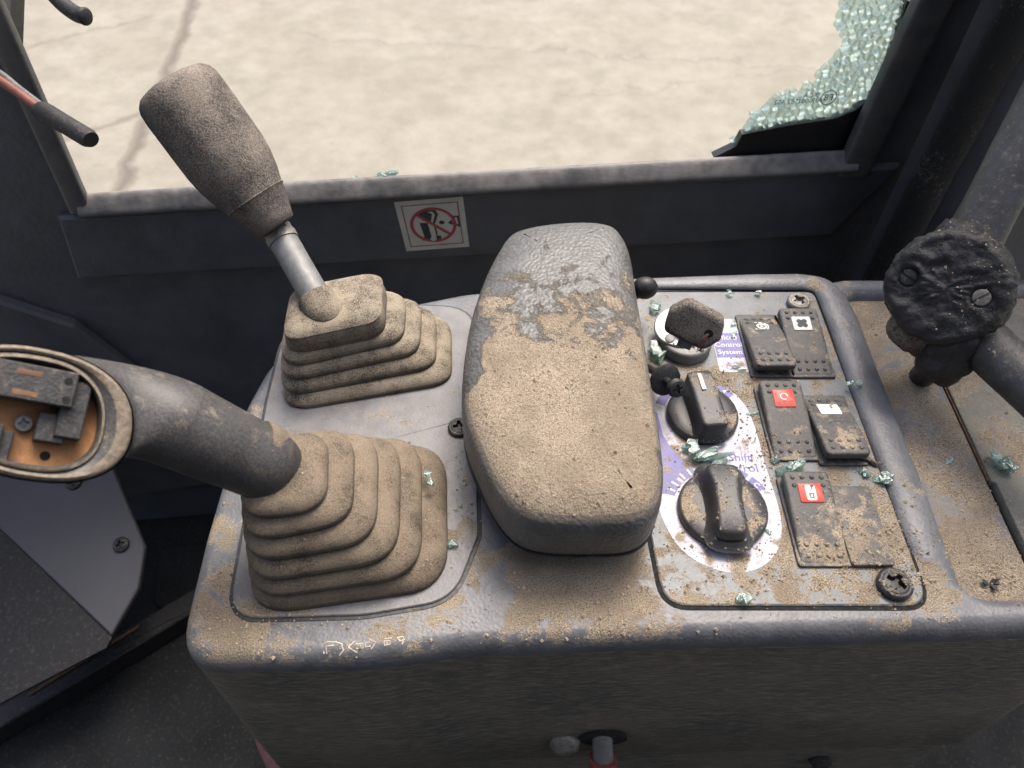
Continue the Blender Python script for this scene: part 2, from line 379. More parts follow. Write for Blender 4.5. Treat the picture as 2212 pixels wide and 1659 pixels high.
M['trim'] = dusty('window_trim', (.055, .056, .06), (.08, .079, .078), rough=.45, cover=-.25, scale=.05, soft=.2, film=.55, grain=.0001, lump=1.2, sand_h=.0002, filmcol=(.34, .315, .29), fscale=.03, fup=(.0, .8, .15, 1), upmin=.0, upmax=.6)
M['seal'] = film_mat('dusty_seal', (.014, .015, .015), (.16, .145, .115), .6, .42, .0007, .03, .52, .74, .8)
M['floor'] = plain('floor_mat', (.009, .0105, .012), .8, var=.5, scale=.02, bump=.0005, bscale=.3, dust=.12, spec=.25)
M['brown'] = plain('rust_and_highlight', (.16, .085, .05), .8, var=.4, scale=.3)  # rust on the tray edge; also the painted highlight of the floor strip
M['block'] = plain('switch_block_plastic', (.03, .03, .03), .45, var=.4, scale=.4, bump=.0003, dust=.35)
M['rustplate'] = plain('rusty_board', (.40, .20, .085), .8, var=.35, scale=.06, bump=.0003)
M['orange'] = plain('orange_wire', (.75, .28, .03), .5)
M['copper'] = plain('red_wire', (.17, .06, .04), .5)
M['greywire'] = plain('grey_wire', (.12, .12, .125), .5)
M['cap_red'] = plain('red_cap', (.20, .05, .05), .6, dust=.4)
M['pinkcloth'] = plain('pink_part', (.17, .085, .08), .8)
M['sand'] = plain('sand_crumb', (.38, .31, .23), .95, var=.35, scale=.8)
M['tape'] = plain('torn_rubber', (.016, .016, .017), .55, var=.4, scale=.3, bump=.0009, bscale=.35, dust=.18)
M['dirtlump'] = film_mat('sandy_rubber', (.025, .024, .023), (.22, .185, .14), .95, .8, .0008, .05, .30, .55)
def glassmat(name, col, ftr, fgl, nscale=.8, nh=.0005):
    """broken tempered glass: clear, light-scattering through its many cracked faces, glossy on top"""
    k = NT(name); t = k.t; nr = k.bump(k.noise(nscale, 3, .65), nh)
    c = k.mix(k.mr(k.noise(nscale * .8, 3, .7), .35, .65), tuple(x * y for x, y in zip(col, (.62, .82, .76))), col)
    oi = k.n('ShaderNodeObjectInfo'); c = k.mix(k.math('MULTIPLY', oi.outputs['Random'], .45), c, tuple(x * y for x, y in zip(col, (.38, .55, .50))))
    tl_ = k.n('ShaderNodeBsdfTranslucent'); k.set(tl_.inputs[0], c); k.set(tl_.inputs['Normal'], nr)
    df = k.n('ShaderNodeBsdfDiffuse'); k.set(df.inputs[0], c); k.set(df.inputs['Normal'], nr)
    tp = k.n('ShaderNodeBsdfTransparent'); k.set(tp.inputs[0], tuple(.35 + .65 * x for x in col))
    gl = k.n('ShaderNodeBsdfGlossy'); gl.inputs['Roughness'].default_value = .12; k.set(gl.inputs['Normal'], nr)
    m0 = k.n('ShaderNodeMixShader'); m0.inputs[0].default_value = .4; t.links.new(tl_.outputs[0], m0.inputs[1]); t.links.new(df.outputs[0], m0.inputs[2])
    m1 = k.n('ShaderNodeMixShader'); m1.inputs[0].default_value = ftr; t.links.new(m0.outputs[0], m1.inputs[1]); t.links.new(tp.outputs[0], m1.inputs[2])
    lw = k.n('ShaderNodeFresnel'); lw.inputs[0].default_value = 1.5; k.set(lw.inputs['Normal'], nr)
    m2 = k.n('ShaderNodeMixShader'); k.set(m2.inputs[0], k.math('ADD', k.math('MULTIPLY', lw.outputs[0], .6), fgl)); t.links.new(m1.outputs[0], m2.inputs[1]); t.links.new(gl.outputs[0], m2.inputs[2])
    t.links.new(m2.outputs[0], t.nodes['Material Output'].inputs[0]); return k.m
M['glass'] = glassmat('green_glass', (.72, .90, .83), .6, .12)
M['pane'] = glassmat('crazed_glass', (.86, .985, .945), .84, .05, .5, .0004)
M['frit'] = plain('black_frit', (.008, .009, .011), .35, dust=.1)
# concrete outside: pale, blotchy, cracked
k = NT('concrete'); X, Y, Z_ = k.xyz()
n1 = k.noise(.008, 5, .62); n2 = k.noise(.05, 4, .8); n3 = k.noise(.0022, 3, .5)
c = k.mix(k.mr(n1, .25, .75), (.212, .197, .158), (.285, .267, .222)); c = k.mix(k.mr(n2, .58, .80, 0, .75), c, (.42, .395, .345)); c = k.mix(k.mr(n3, .45, .7, 0, .4), c, (.21, .19, .15))
wob = k.math('MULTIPLY', k.math('SUBTRACT', k.noise(.004, 5, .6), .5), 170)
def crack(a, b, wd, amt, wmul=1.0, rng=None):
    global c
    d = k.math('ABSOLUTE', k.math('ADD', k.math('SUBTRACT', X, k.math('ADD', k.math('MULTIPLY', Y, b), a)), k.math('MULTIPLY', wob, wmul)))
    m = k.mr(d, wd * .35, wd, amt, 0)
    if rng: m = k.math('MULTIPLY', m, k.mr(Y, rng[0], rng[1], 1, 0))
    c = k.mix(m, c, (.115, .10, .08))
crack(-1440, -.086, 58, .6); crack(-1440, -.086, 20, .6)
def crack2(a, b, wd, amt, wmul=1.0, lim=None):
    global c
    d = k.math('ABSOLUTE', k.math('ADD', k.math('SUBTRACT', Y, k.math('ADD', k.math('MULTIPLY', X, b), a)), k.math('MULTIPLY', wob, wmul)))
    m = k.mr(d, wd * .3, wd, amt, 0)
    if lim: m = k.math('MULTIPLY', m, k.mr(X, lim[0], lim[0] + 60, 0, 1)); m = k.math('MULTIPLY', m, k.mr(X, lim[1] - 60, lim[1], 1, 0))
    c = k.mix(m, c, (.15, .13, .105))
crack2(4500, .65, 26, .7, 1.3, (-2600, -1720)); crack2(5800, .7, 22, .5, 2, (-2900, -2000)); crack2(4000, -.12, 16, .35, 2.2, (-1200, 2600)); crack2(3450, .22, 14, .3, 2.4, (200, 2600)); crack(900, .25, 12, .3, 2.2)
M['concrete'] = k.out(c, .85, k.bump(n2, .004))

# ------------------------------------------------------------------ the setting
gs = 30000
tag(mesh('ground', ([(-gs, -gs, -1700), (gs, -gs, -1700), (gs, gs, -1700), (-gs, gs, -1700)], [(0, 1, 2, 3)]), 'concrete', sharp=0), kind='structure')
# cab wall with the window opening (wall coordinates)
oL0, oL1 = WL(W(172, 445)), WL(W(2, 62)); oR0, oR1 = WL(W(1848, 350)), WL(W(2012, 0))
def ext(p, q, z): t = (z - p[1]) / (q[1] - p[1]); return (p[0] + (q[0] - p[0]) * t, z)
TOPZ = 520
tl, tr = ext(oL0, oL1, TOPZ), ext(oR0, oR1, TOPZ)
wm = frame(WA, WN, WE)              # local x = along wall, y = up, z = towards the cab
def wallpoly(pts, z0, z1, b=0): return xf(slab(pts, [(0, z0), (0, z1 - b), (b, z1)] if b else [(0, z0), (0, z1)], bottom=True), wm)
wv = frame(WA, WN, WE)
def upfix(pts): return pts
oL0w, oR0w = (oL0[0], oL0[1] - 8), (oR0[0], oR0[1] - 8)
tag(mesh('cab_wall', wallpoly([(-420, -420), (900, -420), (900, 620), (tr[0], 620), tr, oR0w, oL0w, tl, (tl[0], 620), (-420, 620)], -7, 0), 'wall', sharp=20), kind='structure')
wall = bpy.data.objects['cab_wall']
# moulded steps of the wall below the window
a1, a2 = WL(W(225, 590)), WL(W(1790, 500)); a3, a4 = WL(W(1745, 640)), WL(W(560, 985))
mesh('moulded_panel', wallpoly([(oL0[0] - 14, oL0[1] - 4), (a1[0] - 16, a1[1]), (a2[0], a2[1]), (oR0[0] + 30, oR0[1] - 2)], 0, 5, 2), 'wall', wall, sharp=20)
b1 = WL(W(165, 690)); b2 = WL(W(570, 1000))
mesh('moulded_panel', wallpoly([(b1[0], b1[1]), (b2[0], b2[1]), (b2[0] - 4, b2[1] - 10), (b1[0] - 260, -330), (b1[0] - 260, b1[1] + 190)], 0, 7, 2), 'wall', wall, sharp=20)
# floor of the cab, sill strip and kick panel at the left
tag(mesh('cab_floor', box(-700, 700, -500, 400, -372, -352, 2), 'floor'), kind='structure')
tag(mesh('added_shade_wall', box(-700, 700, -530, -500, -372, 900, 2), 'wall'), kind='structure')  # unseen wall added behind the camera to keep light off front faces
tag(mesh('added_shade_roof', box(-700, 700, -530, -220, 900, 930, 2), 'wall'), kind='structure')  # unseen roof added overhead, its depth set to limit the fill light

# ------------------------------------------------------------------ window with its broken pane
win = thing('side_window', WP((oL0[0] + oR0[0]) / 2, oL0[1]), 'cab side window with dusty dark trim and most of its glass broken out', 'window')
def rail(pa, pb, r, name='frame_rail', sq=(1, .55), pw=4.0, up=None):
    P = [pa.lerp(pb, i / 12) for i in range(13)]
    return mesh(name, tube(P, r, 28, squash=sq, up=tuple(up or WN), pw=pw), 'trim', win)
eb = 3.0
bl, br_ = W(172, 445, 2), W(1848, 348, 2)
tl3 = WP(*ext(oL0, oL1, TOPZ), 2); tr3 = WP(*ext(oR0, oR1, TOPZ), 2)
rail(bl, br_, 7.4, sq=(1, .6), pw=3.6, up=(WN * math.cos(R(38)) + Vector((0, 0, 1)) * math.sin(R(38)))); rail(bl + Vector((0, 0, -3)), tl3, 6.4, sq=(1, .62)); rail(br_ + Vector((0, 0, -9)), tr3, 10.5, sq=(1, .45), pw=7)
# broken pane: black printed border and the crazed remains, set 12 mm behind the trim
GO = -6.0
fr_px = [(1540, 337), (1588, 314), (1602, 288), (1700, 269), (1800, 254), (1845, 236), (1880, 210), (1908, 163), (1957, 0), (2040, 0), (1960, 210), (1880, 350), (1700, 352)]
fr = [WL(W(u, v, GO)) for u, v in fr_px]
pane = mesh('broken_pane', wallpoly(fr, GO - 4.5, GO + 1.4), 'frit', win, sharp=20)
tag(pane, 'black printed border of the broken window glass')
edge_px = [(1533, 330), (1562, 322), (1590, 300), (1600, 282), (1622, 272), (1628, 250), (1660, 222), (1672, 208), (1712, 200), (1742, 186), (1770, 170), (1790, 150), (1800, 128), (1818, 100), (1812, 60), (1816, 25), (1826, -30), (1975, -30), (1967, 0), (1928, 130), (1898, 205), (1870, 238), (1830, 256), (1765, 268), (1680, 279), (1610, 289), (1580, 312)]
reg = [Vector(WL(W(u, v, GO))) for u, v in edge_px]
def inside(p, P):
    r = False
    for i in range(len(P)):
        a, b = P[i], P[i - 1]
        if (a.y > p.y) != (b.y > p.y) and p.x < (b.x - a.x) * (p.y - a.y) / (b.y - a.y) + a.x: r = not r
    return r
xs = [p.x for p in reg]; ys = [p.y for p in reg]; seeds = []; st = 4.7
yy = min(ys) - 12; row = 0
while yy < max(ys) + 12:
    xx = min(xs) - 12 + (row % 2) * st * .5
    while xx < max(xs) + 12:
        seeds.append(Vector((xx + random.uniform(-.42, .42) * st, yy + random.uniform(-.42, .42) * st * .8))); xx += st
    yy += st * .72; row += 1
cells = []
for i, s in enumerate(seeds):
    if not inside(s, reg): continue
    P = [s + Vector((dx, dy)) for dx, dy in ((-7, -7), (7, -7), (7, 7), (-7, 7))]
    for q in seeds:
        if q is s or (q - s).length > 13: continue
        mid = (q + s) / 2; d = (q - s); out = []
        for j in range(len(P)):
            a, b = P[j], P[(j + 1) % len(P)]; da, db = (a - mid).dot(d), (b - mid).dot(d)
            if da <= 0: out.append(a)
            if da * db < 0: out.append(a + (b - a) * (da / (da - db)))
        P = out
        if len(P) < 3: break
    if len(P) >= 3:
        A = abs(sum(P[j].x * P[(j + 1) % len(P)].y - P[(j + 1) % len(P)].x * P[j].y for j in range(len(P)))) / 2
        cells.append((A, s, P))
cells.sort(key=lambda c: -c[0])
def cellmesh(s, P):
    tx, ty = random.uniform(-.16, .16), random.uniform(-.16, .16); z0 = GO - 1.8 + random.uniform(-.3, .3); top = []
    out = [s + (p - s) * .965 for p in P]; inn = [s + (p - s) * .86 for p in P]
    V = [(p.x, p.y, z0 - 2.2) for p in out] + [(p.x, p.y, z0 + .95) for p in out] + [(p.x, p.y, z0 + 1.5 + (p.x - s.x) * tx + (p.y - s.y) * ty) for p in inn]
    n = len(P); Fs = [tuple(range(n - 1, -1, -1)), tuple(range(2 * n, 3 * n))]
    for r_ in (0, 1):
        for j in range(n): Fs.append((r_ * n + j, r_ * n + (j + 1) % n, (r_ + 1) * n + (j + 1) % n, (r_ + 1) * n + j))
    return xf((V, Fs), wm)
for A, s, P in cells[:300]: mesh('glass_piece', cellmesh(s, P), 'pane', pane, sharp=0)
if len(cells) > 300: tag(mesh('small_glass_pieces', join(*[cellmesh(s, P) for A, s, P in cells[300:]]), 'pane', pane, sharp=0), kind='stuff')
NCELL = len(cells)
# maker's marks etched on the glass, seen from behind
em = Matrix.Translation(WP(*WL(W(1788, 208, GO)), GO + 1.6)) @ frame((0, 0, 0), WN, WE)
mesh('etched_mark', join(xf(loft([[(r * math.cos(a), r * math.sin(a), 0) for a in [i * math.pi / 12 for i in range(24)]] for r in (5.0, 4.4)], cap=False), em), text('E8', 6.0, em @ Matrix.Scale(-1, 4, (1, 0, 0)))), 'ink', pane, sharp=0)
em2 = Matrix.Translation(WP(*WL(W(1722, 216, GO)), GO + 1.6)) @ frame((0, 0, 0), WN, WE) @ Matrix.Scale(-1, 4, (1, 0, 0))
mesh('etched_mark', text('43R-001582 AS2', 4.4, em2), 'ink', pane, sharp=0)
em3 = Matrix.Translation(WP(*WL(W(1750, 203, GO)), GO + 1.6)) @ frame((0, 0, 0), WN, WE) @ Matrix.Scale(-1, 4, (1, 0, 0))
mesh('etched_mark', text('XCA', 4.6, em3), 'ink', pane, sharp=0)
# ------------------------------------------------------------------ the console
con = thing('control_console', (20, 225, -150), 'dusty grey plastic control console with rounded edges and recessed panels', 'console')
left_side = [(-133, 110, 20), (-60, 111, 120), (-19, 116.5, 120), (63, 120, 200)]
rear = [(-25, 322, 90), (-66, 310, 60), (-103, 296, 40), (-127, 270, 50), (-134.5, 235, 90), (-135, 165, 60)]
body_o = resample(fillet(left_side + [(182, 123, 60), (262, 126, 22), (306, 332, 4), (75, 330, 100)] + rear, 7), 8)
mesh('body', slab(body_o, [(1, -164), (-2, -159), (-1.5, -100), (0, -30), (0, -11)]), 'front', con, sharp=40)
deck_o = resample(fillet(left_side + [(182, 123, 60), (250, 126, 0), (254, 140.5, 0), (188, 138.5, 13), (187.5, 318.5, 9), (296, 318.5, 0), (300, 333.5, 0), (190, 333.5, 30), (176, 330, 30), (75, 330, 100)] + rear, 7), 8)
RD, RH = 11, 6.6
mesh('deck', slab(deck_o, [(0, -11)] + [(RH - RH * math.cos(a), -11 + RD * math.sin(a)) for a in [R(12 * i) for i in range(1, 8)]] + [(RH + .2, 0)]), 'deck', con, sharp=40)
# raised rim that runs behind the switches, forward beside them and right along the tray
rp = cr([(60, 325, .5), (110, 325.5, 1.2), (150, 325.5, 1.6), (166, 325, 1.8), (175.5, 319, 1.8), (178.5, 300, 1.2), (178.5, 260, .6), (178.5, 220, .2), (178.5, 185, -.4), (178.5, 162, -1.6), (179.5, 150, -3.6), (181, 140, -7)], 6, False)
mesh('rim', tube(rp, [3.5 + min(1, i / 10) * 2.6 if i < 18 else 6.1 + min(1, (i - 18) / 12) * 2.4 for i in range(len(rp))], 20, squash=(1, .45), up=(0, 0, 1)), 'deck', con)
mesh('tray', slab(fillet([(184, 134, 8), (222.2, 134, 2), (222.8, 324, 2), (184, 324, 8)]), bev(4, 1, -10.8)), 'tray', con)
mesh('tray_lid', slab(fillet([(225.4, 134, 1), (250, 134, 0), (294, 324, 0), (224, 324, 1), (223.6, 197, 1), (225.4, 196, 1)]), bev(5.5, .6, -10.8)), 'lid', con)
mesh('rusty_edge', box(222.9, 223.5, 198, 262, -10.5, -6.4, .1), 'brown', con)
mesh('slot', box(222, 226, 140, 318, -10.95, -10.6, .05), 'void', con)  # black strip laid below the gap in place of its shade
# lever panel with its black gasket
lp = [(-119, 200, 30), (-114.5, 127.5, 14), (-60, 129, 60), (-24, 135.5, 20), (-14.5, 165, 12), (-17.5, 230, 40), (-21, 306, 20), (-60, 308, 40), (-122, 292, 24), (-121.5, 240, 20)]
lpo = resample(fillet(lp, 6), 6)
mesh('lever_panel', slab(lpo, [(.2, -.4), (.2, 1.0), (.6, 1.5)], radial=2), 'lever_panel', con, sharp=12)
mesh('gasket', slab(lpo, [(-1.5, -.3), (-1.3, .35), (-.4, .4), (.5, .4)]), 'black', con)
# switch panel
spn = [(62, 133.2, 11), (170, 133, 10), (169.3, 318.5, 5), (50, 318.5, 5)]
spo = resample(fillet(spn, 6), 6)
sp = mesh('switch_panel', slab(spo, [(.2, -.4), (.2, .8), (.8, 1.3)], radial=2), 'switch_panel', con, sharp=12)
mesh('gasket', slab(spo, [(-1.7, -.3), (-1.5, .3), (-.6, .35), (.5, .35)]), 'void', con)  # black sheet painting the shaded groove around the panel

def cross_screw(c, r, h, axis=(0, 0, 1), rot=.4, slot=False):
    """domed screw head with a real cross (or slot) recess, a height field on rings"""
    n, K = 48, 16; V = []; Fs = []
    def z(x, y):
        rr = math.hypot(x, y); q = h * (1 - .30 * (rr / r) ** 2) - (0 if rr < r * .9 else (rr - r * .9) / (r * .1) * h * .25)
        a, b = x * math.cos(rot) + y * math.sin(rot), -x * math.sin(rot) + y * math.cos(rot)
        wd = r * .13; ln = r * .52
        inn = (abs(a) < wd and abs(b) < ln * (5 if slot else 1)) or (not slot and abs(b) < wd and abs(a) < ln)
        if not slot and abs(a) < wd * 1.8 and abs(b) < wd * 1.8: inn = True
        if r * .74 < rr < r * .80: q -= h * .06
        return q - (h * .75 if inn else 0)
    for k_ in range(K + 1):
        rr = r * k_ / K
        for i in range(n): a = 2 * math.pi * i / n; x, y = rr * math.cos(a), rr * math.sin(a); V.append((x, y, z(x, y)))
    b = len(V)
    for i in range(n): a = 2 * math.pi * i / n; V.append((r * .97 * math.cos(a), r * .97 * math.sin(a), -1))
    for k_ in range(K + 1):
        lo = k_ * n; hi = (k_ + 1) * n
        for i in range(n): j = (i + 1) % n; Fs.append((lo + i, lo + j, hi + j, hi + i))
    return xf((V, Fs), frame(c, axis))
mesh('screw', cross_screw(G(1724, 655, 2.2), 6.3, 3.2, rot=.5), 'screw_grey', sp)
mesh('screw', cross_screw(G(1931, 1264, 2.2), 7.2, 3.4, rot=.9), 'screw', sp)
mesh('screw', cross_screw((-25.2, 222.5, 1.6), 5.6, 2.6, rot=.2), 'screw', bpy.data.objects['lever_panel'])
mesh('screw', cross_screw((240, 152, -5), 5.2, 2.2, rot=.2), 'screw_grey', bpy.data.objects['tray_lid'])
# moulded symbols on the front lip: thin raised outlines
bpy.context.view_layer.update(); dg0 = bpy.context.evaluated_depsgraph_get()
def lip(u, v):
    h, co, *_r = sc.ray_cast(dg0, Vector((0, 0, CAM_H / 1000)), ray(u, v).normalized()); return co * 1000 if h else G(u, v, -.35)
def line(pxs, r=.30, closed=False):
    P = [lip(u, v) for u, v in pxs]
    if closed: P = P + [P[0]]
    return tube(P, r, 6)
mesh('moulded_symbol', join(line([(700, 1412), (697, 1392), (706, 1387), (725, 1387), (738, 1391), (742, 1405), (733, 1416)]), line([(706, 1412), (704, 1396), (722, 1394)])), 'worn_cream', con)
mesh('moulded_symbol', join(line([(752, 1398), (768, 1384), (770, 1392), (784, 1390), (784, 1400), (770, 1401), (772, 1410)], closed=True), line([(790, 1389), (798, 1388), (797, 1380), (812, 1388), (802, 1402), (800, 1396), (790, 1398)], closed=True)), 'worn_cream', con)
mesh('moulded_symbol', join(line([(828, 1381), (846, 1378)]), line([(829, 1386), (842, 1384), (843, 1392), (831, 1394)], closed=True), line([(834, 1389), (838, 1389)])), 'worn_cream', con)
mesh('moulded_symbol', join(line([(858, 1378), (870, 1375), (874, 1382), (864, 1385)], closed=True), line([(872, 1384), (868, 1392)])), 'worn_cream', con)
# lower front bracket with bolts and a stud under the console
br = thing('lower_bracket', (60, 124, -260), 'dark dusty metal bracket under the front edge of the console', 'bracket')
mesh('plate', box(-118, 250, 128, 132, -350, -170, .8), 'front', br)
hexp = [(7, 0), (7, 2), (6, 4.5), (4, 5.4), (.01, 5.6)]
mesh('bolt', xf(lathe(hexp, 6), frame((-59, 128, -222), (0, -1, .3))), 'screw_grey', br, sharp=30)
mesh('bolt', xf(lathe(hexp, 6), frame((187, 128, -207), (0, -1, .3))), 'screw', br, sharp=30)
mesh('front_bolt', wobble(xf(lathe([(8, 0), (8, 2), (7, 4.5), (5, 5.4), (.01, 5.6)], 18), frame((27.5, 117.2, -129), (0, -1, .3))), .8, .3, 2), 'screw_grey', con, sharp=30)
stud = thing('adjusting_stud', (47, 114, -130), 'short metal stud with a dull red cap under the front edge of the console', 'stud')
a_, b_ = Vector((46, 122, -116)), Vector((47.5, 110, -134))
mesh('shaft', tube([a_, a_.lerp(b_, .5), b_], 5.4, 16), 'steel', stud); mesh('cap', tube([b_, b_ + Vector((0, -3, -5)), b_ + Vector((0, -7, -12))], 7.4, 16), 'cap_red', stud)
mesh('stud_hole', xf(lathe([(12.5, 0), (12.5, 1.6)], 28), frame((47, 117.6, -124), (0, -1, -.05))), 'void', con)

# ------------------------------------------------------------------ armrest
arm = thing('armrest', (22, 235, 0), 'padded grey vinyl armrest half covered with brown sand', 'armrest')
ao = [(-1.5, 316), (12, 322.5), (30, 325.6), (46, 325), (56, 319), (60.5, 303), (60.8, 278), (61.3, 252), (61.6, 224), (62, 191), (61, 170), (57, 156), (48, 148.2), (31, 146.6), (14, 147.2), (2.5, 150.8), (-6, 160), (-13, 175), (-20.4, 196), (-22.3, 217), (-21.4, 241), (-19, 262), (-14, 285), (-8, 303)]
ao = cr(ao, 5)
prof = [(9, 14), (5, 14.3), (2, 16.5), (.5, 20), (0, 26), (0, 34), (.4, 38.5), (1.5, 42), (3.4, 45), (6.4, 47.2), (11, 48.6), (20, 49.4)]
mesh('pad', slab(ao, prof, radial=7, bottom=True, zf=lambda x, y, z: z + (1.2 * (1 - ((x - 20) / 40) ** 2) if z > 48 else 0) + (y - 235) * .012), 'armrest', arm, sharp=60)
seam = [(p[0] * .985 + .3, p[1] * .985 + 3.5, 15.2) for p in ao]
mesh('seam', tube([Vector(p) for p in seam + seam[:1]], .7, 6, cap=False), 'black', arm)
mesh('post', slab(rrect(34, 60, 10, 24, 235), [(0, 1), (0, 20)]), 'black', arm)

# ------------------------------------------------------------------ lever boots
def quad(bl_, br_, tr_, rad, grow=0.0, z=0, dz=0):
    bl_, br_, tr_ = Vector(bl_), Vector(br_), Vector(tr_); tl_ = bl_ + tr_ - br_
    c = (bl_ + tr_) / 2; pts = []
    for p in (bl_, br_, tr_, tl_):
        d = p - c; sx = (d.length + grow * 1.3) / d.length; q = c + d * sx; pts.append((q.x, q.y, rad))
    return [(x, y, z) for x, y in fillet(pts, 8)]
def bellows(levels, rad, ztop, collar, prof):
    rings = []; L = len(levels)
    for i in range(L):
        z0 = levels[i][3]
        nxt = levels[i + 1] if i + 1 < L else None
        z1 = nxt[3] if nxt else ztop
        for g, f in prof:
            if nxt: q = [Vector(a).lerp(Vector(b), max(0, f - .35) * .75) for a, b in zip(levels[i][:3], nxt[:3])]
            else: q = levels[i][:3]
            rings.append([Vector(v) for v in quad(q[0], q[1], q[2], rad[i], g, z0 + (z1 - z0) * f)])
    return rings
FB = [((-106.8, 127.8), (-26.7, 140.6), (-31.7, 212.9), 2), ((-105.6, 130.1), (-36.7, 141.2), (-41.9, 209.9), 12), ((-104.4, 132.6), (-44.9, 143.7), (-50.1, 204.7), 21), ((-103.5, 136.5), (-52.8, 146), (-57.8, 199.5), 30), ((-102.2, 140.1), (-60.9, 150.2), (-66.4, 194.8), 39), ((-101, 145.5), (-69.6, 150.8), (-74.6, 186.2), 47.5)]
bprof = [(-7.5, -.06), (-3.2, -.20), (-.8, -.24), (.3, -.14), (.6, .03), (.4, .25), (-.6, .52), (-1.8, .72), (-3.4, .86)]
joy = thing('joystick', (-85, 170, 0), 'black joystick with open head and sandy ribbed boot at front left of console', 'joystick')
rings = bellows(FB, [20, 19, 18, 17, 15, 13], 54, None, bprof)
jc = Vector((-92.5, 171, 56)); ax = (D(100, 884, 248) - jc).normalized()
def circ(c, axis, r, n, ref):
    f = frame(c, axis); out = []
    for p in ref:                       # keep the winding of the ring below
        a = math.atan2(p.y - refc.y, p.x - refc.x); out.append(Vector((c.x + r * math.cos(a), c.y + r * math.sin(a), c.z)))
    out2 = []
    for q in out: d = q - c; out2.append(c + (d - axis * d.dot(axis)).normalized() * r)
    return out2
last = rings[-1]; refc = sum(last, Vector()) / len(last)
top1 = [p.lerp(jc + (p - refc) * .55, .55) for p in last]; top1 = [Vector((p.x, p.y, 55.5)) for p in top1]
rings += [top1, circ(Vector((-93.5, 168.5, 58)), ax, 12.0, 0, last), circ(Vector((-95, 168, 61)), ax, 11, 0, last)]
mesh('boot', wobble(loft(rings), .5, .06, 2), 'boot', joy, sharp=75)
# handle: curved, from the boot to the open switch head at the picture's left edge
hp = [D(574, 1004, 296), D(569, 1001, 294), D(515, 976, 288), D(450, 947, 281), D(385, 917, 275)]
hr = [13.6, 14.0, 14.4, 15.0, 15.6]
hpath = [Vector(p) for p in cr([tuple(p) for p in hp], 5, False)]
mesh('handle', tube(hpath, [hr[min(4, i // 5)] + (hr[min(4, i // 5 + 1)] - hr[min(4, i // 5)]) * (i % 5) / 5 for i in range(len(hpath))], 48), 'handle', joy, sharp=50)
# open head: an oval rim facing the driver, with the bare switch blocks inside
hc = D(85, 893, 236); hz = (Vector((0, 0, CAM_H)) - hc).normalized(); hz = (hz + Vector((.10, .05, .1))).normalized()
hf = frame(hc, hz, Vector((1, -.12, .0)))
def ell(a, b, n=48, p=2.3): return [(a * math.copysign(abs(math.cos(t)) ** (2 / p), math.cos(t)), b * math.copysign(abs(math.sin(t)) ** (2 / p), math.sin(t))) for t in [2 * math.pi * i / n for i in range(n)]]
ho = ell(26.5, 20.2); ho = [(x + (y * -.12), y) for x, y in ho]
hs_ = slab(ho, [(5.5, -10), (2.2, -8), (1.2, -5), (0, -2), (.4, 0), (1.4, .7), (2.2, .2), (2.5, -.8), (3.0, .1), (4.0, .3), (4.6, -.4), (4.8, -8), (5, -9)])
hN = len(ho); hs_ = ([(x - (max(0, x) / 24) * 5.5 * max(0, min(1, (i // hN - 5) / 2)), y, z) for i, (x, y, z) in enumerate(hs_[0])], hs_[1][:-1], [1 if 4 <= (i // hN) <= 5 or (i // hN) == 8 else 0 for i in range(len(hs_[1]) - 1)])
hd = mesh('head_rim', xf(hs_, hf), ['handle', 'rim'], joy, sharp=50)
tag(hd, 'dusty brown oval rim of the open joystick head')
# the moulding flares from the handle into the rim
hax = (hpath[-1] - hpath[-3]).normalized(); e1 = (hz - hax * hz.dot(hax)).normalized(); e2 = hax.cross(e1); yv = hf.to_3x3() @ Vector((0, 1, 0))
if e2.dot(yv) < 0: e2 = -e2
hN = len(ho); rim0 = [hf @ Vector((x * 1.015, y * 1.015, -1.6)) for x, y in ho]; tub0 = []
for x, y in ho:
    t_ = math.atan2(y / 20.2, (x + .12 * y) / 26.5); tub0.append(hpath[-1] - hax * .3 + (e1 * math.cos(t_) + e2 * math.sin(t_)) * 15.65)
rr_ = []
for q in range(15):
    t_ = q / 14; ring_ = []
    for (x, y), a_, b_ in zip(ho, rim0, tub0):
        k_ = .5 - .5 * (x / 27)               # 0 at the handle side of the rim, 1 at the far side
        c1 = a_ - hz * (5 + 20 * k_) ; c2 = b_ + hax * (10 + 22 * k_)
        ring_.append(a_ * (1 - t_) ** 3 + c1 * 3 * t_ * (1 - t_) ** 2 + c2 * 3 * t_ * t_ * (1 - t_) + b_ * t_ ** 3)
    rr_.append(ring_)
mesh('head_shell', loft(rr_, cap=False), 'handle', joy, sharp=60)
mesh('inner_plate', xf(slab([(x * .8, y * .8) for x, y in ho], [(0, -8.8), (0, -8)]), hf), 'rustplate', joy)
def hbox(x0, x1, y0, y1, z0, z1, b=.4): return xf(box(x0, x1, y0, y1, z0, z1, b), hf)
blk = mesh('switch_block', join(hbox(-24, 8, 3, 14, -4.5, 2.6), hbox(5, 12.5, -6, 12, -9, -1.0), hbox(0, 8, -8, 1, -9, -2.6)), 'block', joy, sharp=25)
for (x, y) in ((5.5, 11), (6, 5.2)): mesh('socket_hole', xf(lathe([(1.2, 0), (1.2, .15)], 14), hf @ Matrix.Translation((x, y, 2.6))), 'void', blk)
for (x, y) in ((-5, 11.3), (-5, 5)): mesh('contact_slot', hbox(x - 3.4, x + 3.4, y - .8, y + .8, 2.5, 2.75, .1), 'brown', blk)
mesh('screw', xf(cross_screw((0, 0, 0), 2.6, 1.4, rot=.3), hf @ Matrix.Translation((-3.2, -3.2, -6.5))), 'steel', joy)
b2 = mesh('switch_block', join(hbox(-24, -8, -16, -5, -9, 1.4), hbox(-8.4, -5, -16, -6.5, -9, -1)), 'block', joy, sharp=25)
